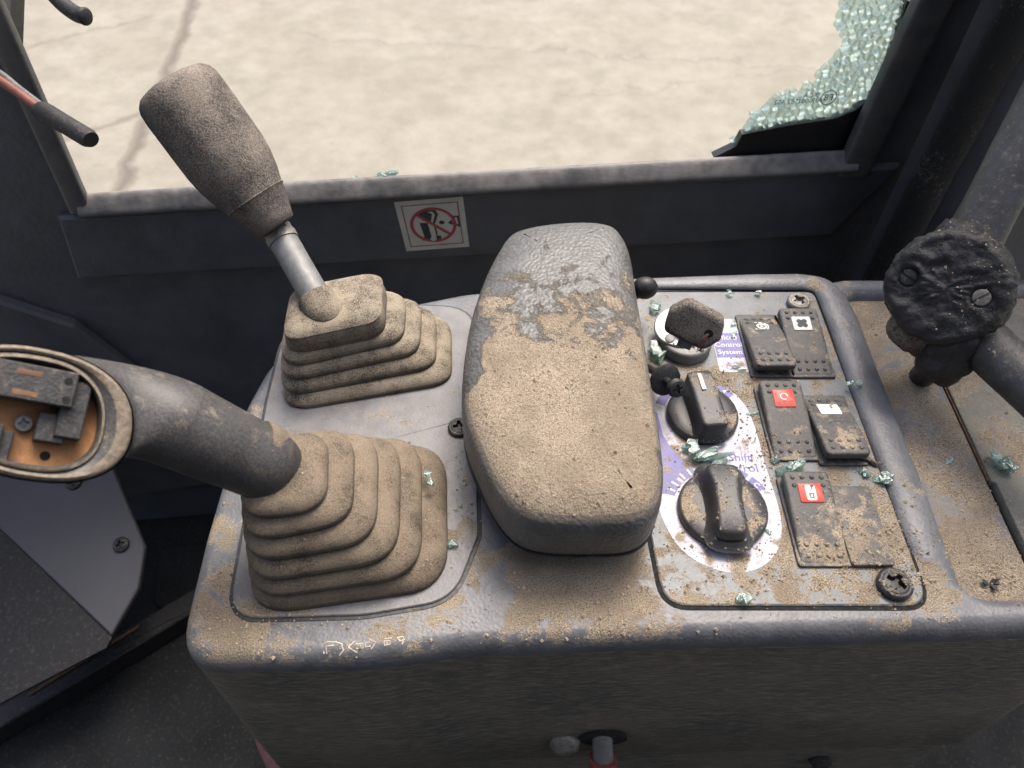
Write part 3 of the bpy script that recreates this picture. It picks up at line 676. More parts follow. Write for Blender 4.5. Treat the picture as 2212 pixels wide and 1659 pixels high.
mesh('orange_contact', hbox(-13, -9, -11.4, -10, 1.2, 1.8, .15), 'orange', b2)
mesh('plate_hole', xf(lathe([(1.5, 0), (1.5, .15)], 14), hf @ Matrix.Translation((4.5, -12, -8))), 'void', joy)
# slot screws sunk into the lower side of the handle
for (u, v, t) in ((450, 1010, 274), (506, 1028, 277)):
    p = D(u, v, t); n_ = (p - (D(468, 955, 282) if u < 480 else D(530, 983, 287))).normalized()
    mesh('screw', cross_screw(p - n_ * 1.2, 4.0, 1.2, axis=(ray(u, v) * -.6 + n_), rot=.4), 'screw', joy)

lev = thing('control_lever', (-80, 265, 0), 'tall lever with dusty bottle-shaped grip and ribbed rubber boot', 'lever')
RB = [((-112, 232.2), (-30.5, 250.5), (-33.2, 297.3), 2), ((-112.4, 235.2), (-38, 254.8), (-41, 297.7), 9.5), ((-111.2, 237.9), (-45.6, 257.2), (-47.9, 296.2), 17), ((-109.9, 240.1), (-52.9, 258.6), (-54.8, 293.9), 24.5), ((-106.9, 242.7), (-61.3, 256.3), (-63.3, 292.2), 32)]
rings = bellows(RB, [13, 13, 12, 12, 11], 44, None, [(-5.5, -.06), (-2.4, -.20), (-.6, -.22), (.3, -.12), (.5, .06), (.3, .28), (-.3, .5), (-1.2, .7), (-2.8, .86)])
def rise(p): return Vector((p.x, p.y, p.z + max(0, (p.z - 30)) * .02 * (p.y - 265) * .12))
lastq = RB[-1]
for g, z in ((-.6, 40), (-2.2, 42), (-4.5, 43.2), (-9, 44.2)): rings.append([Vector(v) for v in quad(*lastq[:3], 9, g, z)])
mesh('boot', wobble(loft(rings), .5, .07, 5), 'boot_rear', lev, sharp=75)
s0 = G(697, 668, 43); s1 = D(612, 520, 372); s2 = D(368, 176, 345)
sa = (s1 - s0).normalized()
def cring(c, ax_, r): f_ = frame(c, ax_, (1, 0, 0)); return [f_ @ Vector((r * math.cos(t_), r * math.sin(t_), 0)) for t_ in [2 * math.pi * i / 32 for i in range(32)]]
up_ = Vector((0, 0, 1)); mid_ = (up_ + sa).normalized()
mesh('boot_collar', loft([cring(s0 + Vector((1, 1, -2)), up_, 9.6), cring(s0 + Vector((.5, .5, 1)), up_, 9.2), cring(s0 + sa * 2.6, mid_, 8.7), cring(s0 + sa * 6, sa, 8.6), cring(s0 + sa * 7.6, sa, 8.5), cring(s0 + sa * 8.2, sa, 7.4)]), 'boot_rear', lev, sharp=50)
mesh('shaft', tube([s0, s0.lerp(s1, .5), s1], 7.0, 24), 'steel', lev)
mesh('lock_nut', join(tube([s1 - sa * 1, s1 + sa * 3], 7.6, 20), tube([s1 + sa * 3, s1 + sa * 8], 7.2, 6)), ['screw_grey'], lev, sharp=30)
g0 = D(598, 492, 368); ga = (s2 - g0).normalized(); GL = (s2 - g0).length
gp = [(0, 8.2), (.01, 9.8), (.06, 11.2), (.12, 12.8), (.20, 14.8), (.205, 15.1), (.215, 15.1), (.22, 15.0), (.30, 17.2), (.40, 19.0), (.5, 19.8), (.62, 19.9), (.75, 19.9), (.86, 19.9), (.925, 19.5), (.955, 18.6), (.98, 16.8), (.993, 14), (1.0, 10), (1.003, 5), (1.004, .3)]
gv = tube([g0 + ga * GL * f for f, r in gp], [r for f, r in gp], 40)
mesh('grip', gv, 'grip', lev, sharp=60)
mesh('grip_seam', tube([g0 + ga * GL * f for f in (.207, .210, .213)], [15.25, 15.45, 15.25], 40, cap=False), 'grip', lev)

# ------------------------------------------------------------------ decals
PZ = 1.3
def flat(pts, z, h=.12): return slab(pts, [(0, z), (0, z + h)])
kd = mesh('knob_decal', flat(cr([(66.5, 250), (90, 252), (108, 247), (115, 236), (117, 222), (117.3, 203), (118.4, 176), (115, 161), (107, 151.5), (96, 147.6), (84.5, 149.4), (73, 157.5), (66.5, 172), (64.5, 190), (65, 215), (65, 236)], 5), PZ), 'decal', con)
K1, K2 = Vector((92.4, 229.5)), Vector((92.4, 177.0))
def sector(c, r0, r1, a0, a1, n=14):
    A = [R(a0 + (a1 - a0) * i / n) for i in range(n + 1)]
    return [(c.x + r1 * math.cos(a), c.y + r1 * math.sin(a)) for a in A] + [(c.x + r0 * math.cos(a), c.y + r0 * math.sin(a)) for a in reversed(A)]
Z1 = PZ + .14
for (c, r0, r1, a0, a1) in ((K1, 18.6, 23.2, 38, 62), (K1, 18.6, 23.2, 100, 128), (K1, 18.6, 23.2, 134, 158), (K2, 20.8, 25.2, 28, 46), (K2, 20.8, 25.2, 50, 64), (K2, 20.8, 25.4, 112, 132), (K2, 20.8, 25.4, 136, 158)):
    mesh('scale_segment', flat(sector(c, r0, r1, a0, a1), Z1, .05), 'blue', kd)
mesh('scale_band', flat([(65.8, 236), (71, 232), (72, 219), (75, 211), (80, 203), (79, 198), (74, 192.5), (70, 186), (65.6, 186)], Z1, .03), 'blue', kd)
def flatm(x, y, z, a=0): return Matrix.Translation((x, y, z)) @ Matrix.Rotation(R(a), 4, 'Z')
mesh('scale_number', text('4', 3.6, flatm(K1.x + 21 * math.cos(R(50)), K1.y + 21 * math.sin(R(50)), Z1 + .06, -40)), 'white', kd, sharp=0)
mesh('scale_number', text('C', 3.6, flatm(K2.x + 23 * math.cos(R(36)), K2.y + 23 * math.sin(R(36)), Z1 + .06, -50)), 'white', kd, sharp=0)
mesh('scale_ticks', join(*[flat(sector(K2, 21.5, 25, a, a + 2), Z1 + .07, .03) for a in (117, 127, 141, 150)]), 'white', kd, sharp=0)
mesh('lettering', text('Shift', 6.2, flatm(106.2, 205.6, PZ + .13, 0)), 'bluetext', kd, sharp=0)
mesh('lettering', text('Control', 6.2, flatm(103.6, 199.6, PZ + .13, 0)), 'bluetext', kd, sharp=0)
d2 = mesh('system_decal', flat([(106.2, 258.5), (121.5, 258.5), (121.5, 296.5), (106.2, 296.5)], PZ), 'decal', con)
mesh('title_box', flat([(106.6, 268.5), (121.2, 268.5), (121.2, 286), (106.6, 286)], Z1, .05), 'blue', d2)
for i, s in enumerate(('Micro', 'Control', 'System')): mesh('lettering', text(s, 4.5, flatm(113.9, 282.6 - i * 5.2, Z1 + .06)), 'white', d2, sharp=0)
mesh('lettering', text('ON', 4.6, flatm(113.5, 261.6, PZ + .13)), 'bluetext', d2, sharp=0)

# ------------------------------------------------------------------ rotary knobs
def knob(c, r, bw, bl_, bh, rot, label, pinch, grp='rotary knobs on the switch panel'):
    t = thing('rotary_knob', (c.x, c.y, PZ), label, 'knob', grp); m = flatm(c.x, c.y, PZ + .15, rot)
    mesh('disc', xf(lathe([(r, 0), (r, 2.6), (r - .5, 3.6), (r - 1.3, 4.2), (r * .7, 4.9), (r * .3, 5.2), (.01, 5.2)], 56), m), 'knob', t, sharp=50)
    if pinch: o = cr([(-bw / 2, -bl_ / 2 + 3), (-bw * .3, -bl_ / 2), (bw * .3, -bl_ / 2), (bw / 2, -bl_ / 2 + 3), (bw * .46, -5), (bw * .48, 5), (bw * .58, bl_ / 2 - 5), (bw * .4, bl_ / 2 - .6), (-bw * .4, bl_ / 2 - .6), (-bw * .58, bl_ / 2 - 5), (-bw * .48, 5), (-bw * .46, -5)], 5)
    else: o = rrect(bw, bl_, 3)
    pf = [(-4.5, 4.2), (-2.6, 5.2), (-1.2, 7.2), (-.5, 9.5), (0, bh - 2), (.4, bh - .8), (1.3, bh - .1), (2.4, bh)] if pinch else [(-2.2, 4.4), (-1.0, 5.8), (-.4, 8), (0, bh - 1.4), (.5, bh - .4), (1.4, bh)]
    mesh('grip', xf(slab(o, pf, radial=3, zf=(lambda x, y, z: z - (max(0, abs(y) / (bl_ / 2)) ** 3) * (2.6 if z > 8 else 0)) if pinch else (lambda x, y, z: z + (y * .03 if z > 8 else 0))), m), 'knob', t, sharp=42)
    if not pinch: mesh('pointer', xf(slab(rrect(1.9, 10, .4, -.6, bl_ / 2 - 7.6), [(0, bh), (0, bh + .95)]), m), 'cream', t)
    return t
knob(Vector((92.2, 229.8)), 17.2, 12.5, 33, 15.5, 6, 'upper rotary knob with a straight bar grip and cream pointer line', False)
knob(Vector((92.8, 177.0)), 19.6, 12.6, 36, 14.5, -2, 'lower rotary knob, larger, its pinched grip and disc caked with sand', True)

# ------------------------------------------------------------------ rocker switches
dot0 = None
def rocker(x, y, near, label, lens=None, tilt=5, wd=20.5, ln=43):
    """near = True: the end towards the driver stands up"""
    global dot0
    t = thing('rocker_switch', (x, y, PZ), label, 'rocker switch', 'rocker switches on the switch panel')
    m = flatm(x, y, PZ, 0)
    def f(yy):
        s = yy / (ln / 2)
        if near: return 6.6 - 4.4 * s - 1.7 * s * s
        return 5.4 + 3.0 * s - .8 * s * s + .2 * (1 if s < 0 else 0) * s
    mesh('housing', xf(slab(rrect(wd + 2.2, ln + 1.5, 1.6), bev(1.5, .5)), m), 'rocker', t)
    if near: mesh('hinge_block', xf(slab(rrect(wd - 2.5, ln * .42, 1.5, 0, -ln * .16), [(0, 1), (0, 5)]), m), 'rocker', t)
    pr = [(.3, -4.2), (0, -3.4), (0, -1.0), (.3, -.4), (.9, -.05), (1.7, 0)]
    cap = mesh('cap', xf(slab(resample(rrect(wd, ln, 2.6, n=6), 2.4), pr, radial=12, bottom=True, zf=lambda a, b, z: max(.6 + (z + 4.2) * .12, f(b) + z)), m), 'rocker', t, sharp=50)
    rows = [(-ln * .30, 4), (-ln * .41, 4)]
    rows += [(ln * .42, 4)]
    for yy, n_ in rows:
        for i in range(n_):
            xx = (i - 1.5) * 4.3; p = Vector((x + xx, y + yy, PZ + f(yy) + .05))
            if dot0 is None:
                dot0 = mesh('grip_dot', lathe([(1.15, -.2), (1.0, .25), (.62, .6), (.01, .72)], 12), 'rocker', None, sharp=70, at=(0, 0, 0)); dot0.parent = t; dot0.location = (p - ORG[t]) / 1000
            else: dupe(dot0, t, p)
    for xx in (-6.45, 6.45): dupe(dot0, t, Vector((x + xx, y + ln * .33, PZ + f(ln * .33) + .05)))
    ly = ln * .24; sl = (f(ly + 1) - f(ly - 1)) / 2
    lm = Matrix.Translation((x, y + ly, PZ + f(ly) + .22)) @ Matrix.Rotation(math.atan(sl), 4, 'X')
    return t, lm, f
def lensplate(t, lm, mat, w_=9.6, h_=9): return mesh('lens', xf(slab(rrect(w_, h_, .8), [(0, -.5), (0, .15), (.25, .3)]), lm), mat, t)
def ringpts(r0, r1, a0=0, a1=360, c=(0, 0), n=24):
    return sector(Vector(c), r0, r1, a0, a1, n)
def sym(parts, lm, z=.32): return join(*[xf(slab(p, [(0, z), (0, z + .06)]), lm) for p in parts])
# turbine-like symbol, printed white
t, lm, f = rocker(132.3, 276.5, True, 'grey rocker switch beside the blue and white decal, printed with a white round symbol')
mesh('printed_symbol', sym([ringpts(1.7, 2.7, 20, 370), ringpts(0, .9, 0, 360), ringpts(3.1, 3.8, -50, 60), [(-3.6, -3.2), (3.4, -3.2), (3.4, -2.9), (-3.6, -2.9)], ringpts(0, .5, c=(-3.6, -3)), [(-3, 3.6), (-1.6, 3.6), (-1.6, 4.3), (-3, 4.3)], [(-1, 3.4), (1, 3.0), (1.2, 3.8), (-.6, 4.3)]], lm, .15), 'white', t, sharp=0)
t, lm, f = rocker(152.8, 276.2, False, 'rocker switch with a white lens showing a black fan, below the grey screw')
l = lensplate(t, lm, 'white')
mesh('printed_symbol', sym([[(1.9 * math.cos(R(a)) + 1.45 * math.cos(q) * (1.0), 1.9 * math.sin(R(a)) + 1.45 * math.sin(q)) for q in [2 * math.pi * i / 14 for i in range(14)]] for a in (45, 135, 225, 315)] + [ringpts(0, .6)], lm), 'ink', l, sharp=0)
mesh('printed_line', xf(slab([(-6, -21.0), (5.4, -21.0), (5.4, -20.2), (-6, -20.2)], [(0, 0), (0, .08)]), Matrix.Translation((152.8, 276.2 + 10.5, PZ + f(-10) + .1)) @ Matrix.Rotation(math.atan(.14), 4, 'X') @ Matrix.Translation((0, .5, 0))), 'white', t, sharp=0)
t, lm, f = rocker(132.0, 225.6, False, 'rocker switch with a red lens marked with a pale ring, second row')
l = lensplate(t, lm, 'red', 10.2, 10)
mesh('printed_symbol', sym([ringpts(1.1, 2.2, 0, 300, (0, .8)), ringpts(0, .6, c=(0, .8)), [(-3.6, -2.6), (3.8, -2.2), (3.8, -1.7), (-3.6, -2.1)], [(-3.6, -3.8), (3.8, -3.6), (3.8, -3.2), (-3.6, -3.4)]], lm), 'stickred', l, sharp=0)
mesh('printed_symbol', sym([ringpts(1.5, 2.0, 0, 300, (0, .8))], lm, .40), 'white', l, sharp=0)
t, lm, f = rocker(153.4, 221.5, True, 'rocker switch with a blank white lens, its sandy near end standing up', ln=40)
lensplate(t, lm, 'white', 10.2, 8.2)
t, lm, f = rocker(131.6, 172.0, False, 'sandy rocker switch with a red lens showing a white tag, nearest row')
l = lensplate(t, lm, 'red', 10.2, 9.2)
mesh('printed_symbol', sym([rrect(4.4, 7.4, .9)], lm), 'white', l, sharp=0)
mesh('printed_symbol', sym([[(-.9, -2.6), (1.1, -2.6), (1.1, -2.2), (-.9, -2.2)], [(-.9, -.6), (1.1, -.6), (1.1, -.2), (-.9, -.2)], [(-.9, -2.2), (-.4, -2.2), (-.4, -.6), (-.9, -.6)], [(.6, -2.2), (1.1, -2.2), (1.1, -.6), (.6, -.6)], [(-.2, .6), (.2, .6), (1.0, 2.6), (.6, 2.6)]], lm, .40), 'ink', l, sharp=0)
bp = mesh('blanking_plate', slab(rrect(18.5, 39, 2.2, 151.4, 169.2), bev(2.6, .7, PZ)), 'rocker')
tag(bp, 'flat black blanking plate right of the nearest rocker switch, sprinkled with sand', 'blanking plate')
# ------------------------------------------------------------------ key switch and key
kc = G(1478, 752, 0)
ks = thing('key_switch', (kc.x, kc.y, PZ), 'round metal ignition switch barrel with a key in it', 'key switch')
km = Matrix.Translation((kc.x, kc.y, PZ))
mesh('barrel', xf(lathe([(13.2, 0), (13.2, 5.5), (12.6, 6.6), (11.6, 7.0), (7.5, 7.1), (7.3, 6.6), (.01, 6.6)], 48), km), 'steel', ks, sharp=40)
wm2 = Matrix.Translation((kc.x - 4, kc.y + 5, PZ + 10.5)) @ Matrix.Rotation(R(-8), 4, 'Y') @ Matrix.Rotation(R(8), 4, 'X')
mesh('bezel', xf(lathe([(12.2, -3.0), (12.8, -2.2), (12.8, -.6), (12.2, 0), (.01, .1)], 48), wm2), 'chrome', ks, sharp=40)
mesh('button', xf(lathe([(2.6, 0), (2.6, .5), (2.2, .7), (.01, .7)], 20), wm2 @ Matrix.Translation((-5.5, -7.5, 0))), 'steel', ks, sharp=40)
mesh('neck', xf(lathe([(6.5, 5), (6.5, 12), (5.5, 14), (.01, 14)], 30), km @ Matrix.Translation((-1, 2, 0))), 'black', ks, sharp=40)
kx = Vector((.93, -.30, -.18)).normalized(); kn = Vector((-.22, -.86, .36)); kn = (kn - kx * kn.dot(kx)).normalized()
kp = D(1500, 697, 372)
key = thing('ignition_key', (kc.x, kc.y, PZ + 7), 'ignition key with a worn thick black rubber head, a red thread tied through it', 'key')
kf = frame(kp, kn, kx)
ko = fillet([(-12.5, -8.5, 4), (9, -11, 4.5), (14.5, -3, 4), (12.5, 7.5, 5), (-7, 10.5, 5), (-13.5, 3, 5)], 6)
mesh('head', xf(slab(ko, [(2.5, -4.4), (.8, -3.9), (0, -2.8), (0, 2.2), (.6, 3.2), (1.8, 3.9), (3, 4.0)], radial=3, bottom=True), kf), 'grip', key, sharp=60)
mesh('blade', xf(box(-3.5, 3.5, -14, -8, -1, 1, .3), kf), 'steel', key)
mesh('hole', xf(lathe([(2.1, 0), (2.1, .2)], 20), kf @ Matrix.Translation((7.8, -1.2, 3.95))), 'void', key)
mesh('thread', tube(cr([tuple(kf @ Vector(p)) for p in ((7.8, -1.2, 4.0), (6.9, -4, 4.9), (6.4, -7, 4.8), (7.3, -10.5, 4), (8.6, -12, 2.0))], 5, False), .42, 8), 'copper', key)
mesh('thread', tube(cr([tuple(kf @ Vector(p)) for p in ((7.2, -1.4, 4.0), (6.0, -4, 4.8), (5.5, -7, 4.7), (6.2, -10.5, 4), (7.6, -12, 2.0))], 5, False), .3, 8), 'greywire', key)
mesh('tag_end', ball(kf @ Vector((8.4, -10.6, 3.6)), 1.0), 'chrome', key)
# loose screw with its washer leaning on the upper knob
h_ = D(1461, 838, 362); tail = G(1400, 793, 6); sx_ = (h_ - tail).normalized()
ls = thing('loose_screw', (tail.x, tail.y, PZ), 'loose black cross-head screw with a wide washer leaning against the upper knob', 'screw')
mesh('shank', tube([tail, h_ - sx_ * 2], 2.0, 14), 'black', ls)
wc = tail.lerp(h_, .62); wa = (sx_ + Vector((.25, -.55, .35))).normalized()
mesh('washer', xf(lathe([(2, -.7), (7.6, -.7), (8, -.3), (8, .4), (7.4, .9), (2, 1.3)], 32), frame(wc, wa)), 'black', ls, sharp=40)
mesh('head', join(tube([h_ - sx_ * 3.4, h_ - sx_ * 2, h_, h_ + sx_ * .8], [2.4, 4.2, 4.7, 4.2], 24), xf(cross_screw((0, 0, 0), 4.3, 1.6, rot=.3), frame(h_ + sx_ * .6, (sx_ + Vector((.1, -.3, .2)))))), 'black', ls, sharp=45)
# small ball-ended lever behind the armrest
bk = thing('ball_knob', G(1392, 640, 3), 'small black ball-ended knob sticking out behind the armrest', 'knob')
mesh('knob', ball(D(1393, 622, 405), 6.2, 20, 12, 1.1, .9, 1), 'black', bk, sharp=60); mesh('stem', tube([D(1386, 625, 405), D(1340, 640, 415)], 4.2, 12), 'black', bk)

# ------------------------------------------------------------------ swivel joint on its tubes (right)
jt = thing('swivel_arm', (205, 262, -8), 'black tubular arm with a torn rubber-wrapped swivel joint held by two slotted screws', 'support arm')
jc2 = D(2046, 622, 346); jax = ((Vector((0, 0, CAM_H)) - jc2).normalized() + Vector((-.12, -.05, .02))).normalized(); jf = frame(jc2, jax, (1, 0, 0))
K = 22; hv = lathe([(24, -26), (26.5, -20), (27, -12), (26.4, -8.5), (24.2, -7), (25.2, -5), (25.6, -2), (25, .5), (23, 2.2)] + [(23 * (1 - i / 16), 2.2 + .8 * (i / 16)) for i in range(1, 16)] + [(.2, 3)], 110)
def wr(vf, seed):
    out = []
    for v in vf[0]:
        v = Vector(v); q = Vector((v.x * .10, v.y * .22, v.z * .2)) + Vector((seed, 0, 0))
        d = noise.fractal(q, .9, 2.0, 4) ; e = noise.noise(Vector((v.x * .35, v.y * .6, v.z * .4 + seed)))
        rr = math.hypot(v.x, v.y); n_ = Vector((v.x, v.y, 0)).normalized() if rr > 22.5 else Vector((0, 0, 1))
        hole = 1.0
        for (hx, hy) in ((-15.6, 4.6), (13.6, -4)):
            dd = math.hypot(v.x - hx, v.y - hy)
            if dd < 5.2 and v.z > 1: hole = 0; v = v - Vector((0, 0, 1)) * 1.6 * min(1, (5.2 - dd) / .9)
        out.append(v + n_ * (d * 1.7 + e * .55) * hole)
    return (out, vf[1])
mesh('wrapped_joint', xf(wr(hv, 3), jf), 'tape', jt, sharp=80)
mesh('screw', cross_screw(jf @ Vector((-15.6, 4.6, 1.2)), 3.7, 1.0, axis=jax, rot=.9, slot=True), 'screw', jt)
mesh('screw', cross_screw(jf @ Vector((13.6, -4, 1.2)), 3.7, 1.2, axis=jax, rot=-1.0, slot=True), 'screw_grey', jt)
mesh('tube', tube([D(2085, 560, 366), D(2128, 470, 362), D(2200, 330, 358), D(2330, 80, 352)], 12.2, 28), 'tubepaint', jt)
mesh('tube', tube([D(2080, 690, 366), D(2150, 765, 352), D(2240, 845, 338), D(2400, 990, 315)], 11.5, 28), 'tubepaint', jt)
fl = tube([D(2068, 560, 362), D(2080, 530, 362), D(2090, 512, 360), D(2096, 500, 360)], [13, 14.5, 13.6, 12.6], 40)
fl = ([Vector(v) + Vector((0, 0, 1)) * (2.6 * noise.noise(Vector(v) * .22) + 1.6 * noise.noise(Vector(v) * .6)) for v in fl[0]], fl[1])
mesh('torn_flap', fl, 'tape', jt, sharp=80)
mesh('torn_flap', ([D(2040, 540, 352), D(2064, 505, 353), D(2042, 490, 350), D(2033, 528, 350), D(2038, 525, 353), D(2044, 492, 352.5)], [(0, 1, 2, 3), (0, 1, 5, 4), (1, 2, 5), (0, 4, 3), (2, 3, 4, 5)]), 'tape', jt)
lump = ball((0, 0, 0), 1, 40, 24)
lump = [Vector((x * 21, y * 14, z * 14)) for x, y, z in lump[0]], lump[1]
lump = xf(lump, Matrix.Translation(D(2010, 712, 368)) @ Matrix.Rotation(R(20), 4, 'Y'))
mesh('rubber_boot', wobble(lump, 3.2, .11, 4), 'dirtlump', jt, sharp=80)
lump = ball((0, 0, 0), 1, 32, 20); lump = xf(([Vector((x * 13, y * 11, z * 17)) for x, y, z in lump[0]], lump[1]), Matrix.Translation(D(2050, 765, 362)))
mesh('rubber_boot', wobble(lump, 3.0, .13, 9), 'tape', jt, sharp=80)
mesh('foot', tube([D(2052, 770, 362), (213, 262, -6)], [8, 6], 14), 'tape', jt)

# dusty upright seal and corner post between window and arm
sl = thing('door_post', W(1960, 700, 20), 'dark corner post with a speckled dusty rubber seal, right of the window', 'post')
p0, p1 = W(1880, 640, 42), W(2195, 40, 42); dd = (p1 - p0)
mesh('seal', wobble(tube([p0 + dd * t_ for t_ in [-.3 + i * .06 for i in range(34)]], 13, 18, squash=(1, .5), up=tuple(WN)), 1.0, .05, 3), 'seal', sl, sharp=60)
p0, p1 = W(1905, 660, 26), W(2230, 40, 26); dd = p1 - p0
mesh('post', tube([p0 + dd * t_ for t_ in (-.4, 0, .5, 1, 1.8)], 34, 4, squash=(1, .6), up=tuple(WN)), 'wall', sl, sharp=25)

# ------------------------------------------------------------------ prohibition sticker on the wall
c4 = [W(851, 437, 5.4), W(1000, 425, 5.4), W(1014, 533, 5.4), W(878, 543, 5.4)]
ctr = sum(c4, Vector()) / 4
stk = thing('warning_sticker', c4[3], 'square white prohibition sticker with a red circle and bar, below the window', 'sticker')
# wall coordinates of its corners give its true size and tilt
Q = [WL(p) for p in c4]
def sq(x, y):                            # x, y in -1..1 -> wall
    a = (x + 1) / 2; b = (y + 1) / 2
    top = Vector(Q[0]).lerp(Vector(Q[1]), a); bot = Vector(Q[3]).lerp(Vector(Q[2]), a); return bot.lerp(top, b)
def sp_(pts, off, h=.08): return xf(slab([tuple(sq(x, y)) for x, y in pts], [(0, off), (0, off + h)]), wm)
base = mesh('paper', sp_([(-1, -1), (1, -1), (1, 1), (-1, 1)], 5.05, .25), 'sticker', stk, sharp=0)
def frm(a, b): return [sp_(p, 5.32) for p in ([(-a, -a), (a, -a), (a, -b), (-a, -b)], [(-a, b), (a, b), (a, a), (-a, a)], [(-a, -b), (-b, -b), (-b, b), (-a, b)], [(b, -b), (a, -b), (a, b), (b, b)])]
mesh('border', join(*frm(.84, .80)), 'stickbrown', stk, sharp=0)
def arc(r0, r1, n=48):
    V = []; Fs = []
    for r in (r0, r1):
        for i in range(n):
            a = 2 * math.pi * i / n; p = sq(r * math.cos(a), r * math.sin(a)); V.append(wm @ Vector((p.x, p.y, 5.42)))
    for i in range(n): j = (i + 1) % n; Fs.append((i, j, n + j, n + i))
    return V, Fs
dk = [[(-.42, .52), (-.18, .58), (.02, .44), (-.06, .10), (-.30, .22)], [(-.40, .12), (-.16, .10), (-.12, -.46), (-.20, -.64), (-.42, -.60), (-.34, -.44)], [(-.24, .60), (.14, .58), (.20, .40), (.06, .06), (.00, .10), (.10, .40), (.06, .52), (-.2, .54)], [(.00, .08), (.05, .07), (.08, -.40), (.03, -.40)], [(.02, -.42), (.18, -.46), (.16, -.62), (.02, -.66)],
      [(.18, .12), (.27, .16), (.37, .08), (.30, .00), (.20, .02)], [(.44, .06), (.60, .16), (.62, .30), (.80, .30), (.78, .25), (.68, .24), (.64, .10), (.50, .02)], [(.44, .06), (.52, -.02), (.66, -.06), (.78, -.16), (.80, -.10), (.68, .00), (.54, .05)], [(.74, .28), (.80, .30), (.82, -.14), (.76, -.14)]]
mesh('pictogram', join(*[sp_(p, 5.34, .05) for p in dk]), 'ink', stk, sharp=0)
mesh('pictogram', sp_([(.09 * math.cos(a) - .08, .09 * math.sin(a) - .56) for a in [i * math.pi / 8 for i in range(16)]], 5.40, .03), 'sticker', stk, sharp=0)
mesh('red_ring', arc(.70, .60), 'stickred', stk, sharp=0)
mesh('red_bar', sp_([(-.46, .40), (-.40, .48), (.50, -.38), (.44, -.46)], 5.46, .04), 'stickred', stk, sharp=0)

# ------------------------------------------------------------------ left: kick panel, sill strip, hook and loose wire
kpn = thing('kick_panel', G(240, 1370, -350), 'bluish grey kick panel with two screws, low behind the joystick', 'panel')
P1 = [D(-60, 930, 620), D(215, 985, 600), D(312, 1180, 600), D(300, 1270, 590), D(240, 1372, 575), D(-60, 1120, 560)]
nrm = (P1[2] - P1[0]).cross(P1[4] - P1[0]).normalized()
if nrm.z < 0: nrm = -nrm
pf_ = frame(P1[0], nrm, P1[2] - P1[0]); loc = [pf_.inverted() @ p for p in P1]
mesh('plate', xf(slab([(p.x, p.y) for p in loc], [(0, -6), (0, -1), (1, 0)], bottom=True), pf_), 'wall2', kpn, sharp=25)
for (u, v) in ((160, 1043), (263, 1177)):
    q = ray(u, v); o_ = Vector((0, 0, CAM_H)); t_ = (P1[0] - o_).dot(nrm) / q.dot(nrm); mesh('screw', cross_screw(o_ + q * t_, 6, 3.5, axis=nrm, rot=.5), 'screw', kpn)
mesh('lower_dark_plate', xf(slab([(p.x, p.y) for p in [pf_.inverted() @ D(*a) for a in ((-60, 1122, 562), (242, 1374, 577), (232, 1400, 577), (-60, 1560, 560))]], [(0, -8), (0, -3)], bottom=True), pf_), 'rubber', kpn, sharp=25)  # panel's lower part, a darker plate using the black rubber colour
ss = thing('sill_strip', G(220, 1430, -350), 'long black strip along the floor edge with a thin brown painted highlight line on top', 'strip')
q0, q1 = G(-60, 1590, -335), G(470, 1275, -335); sd = (q1 - q0).normalized(); sn = Vector((sd.y, -sd.x, 0))
def bar(a, b, wd_, z0, z1):
    m = frame((a + b) / 2, (0, 0, 1), b - a); L = (b - a).length; return xf(slab(rrect(L, wd_, .5), [(0, z0), (0, z1 - 1), (1, z1)], bottom=True), m)
mesh('strip', bar(q0, q1, 20, -15, 6), 'black', ss)
r0, r1 = G(60, 1502, -328), G(300, 1352, -328)
mesh('painted_highlight', tube([r0, (r0 + r1) / 2, r1], 1.3, 8), 'brown', ss)  # highlight on the strip's top edge, painted as a thin brown line
mt = mesh('floor_mat', slab(fillet([(p.x, p.y, 12) for p in [G(350, 1180, -350), G(520, 1180, -350), G(520, 1290, -350), G(335, 1320, -350)]]), bev(6, 2, -352)), 'floor')
tag(mt, 'grey piece of floor matting behind the black floor strip', 'mat')
hk = thing('hook', D(30, -30, 470), 'black bent hook hanging in at the top left corner', 'hook')
mesh('rod', tube(cr([tuple(D(*a)) for a in ((60, -80, 390), (100, -30, 388), (135, 8, 385), (165, 30, 382), (188, 36, 380))], 6, False), [3.9] * 22 + [4.3, 4.2, 3.4], 16), 'rubber', hk, sharp=60)
mesh('bracket', xf(box(-60, 26, -24, 24, -8, 8, 2), frame(D(-60, 0, 440), (0, -.6, .8))), 'rubber', hk)
wc_ = thing('wire_connector', D(150, 265, 344), 'loose black wire connector with red and grey wires hanging at left', 'wire')
mesh('sleeve', tube([D(86, 236, 348), D(98, 244, 347), D(150, 274, 342), D(190, 298, 338), D(197, 302, 337)], [4.0, 4.8, 4.4, 4.4, 3.6], 16, squash=(1, .9)), 'rubber', wc_, sharp=40)
mesh('wire', tube(cr([tuple(D(*a)) for a in ((-40, 150, 352), (0, 174, 350), (45, 205, 349), (95, 243, 347))], 6, False), 2.1, 12), 'copper', wc_)
mesh('wire', tube(cr([tuple(D(*a)) for a in ((-40, 140, 356), (0, 158, 354), (40, 190, 352), (95, 232, 348))], 6, False), 1.5, 12), 'greywire', wc_)

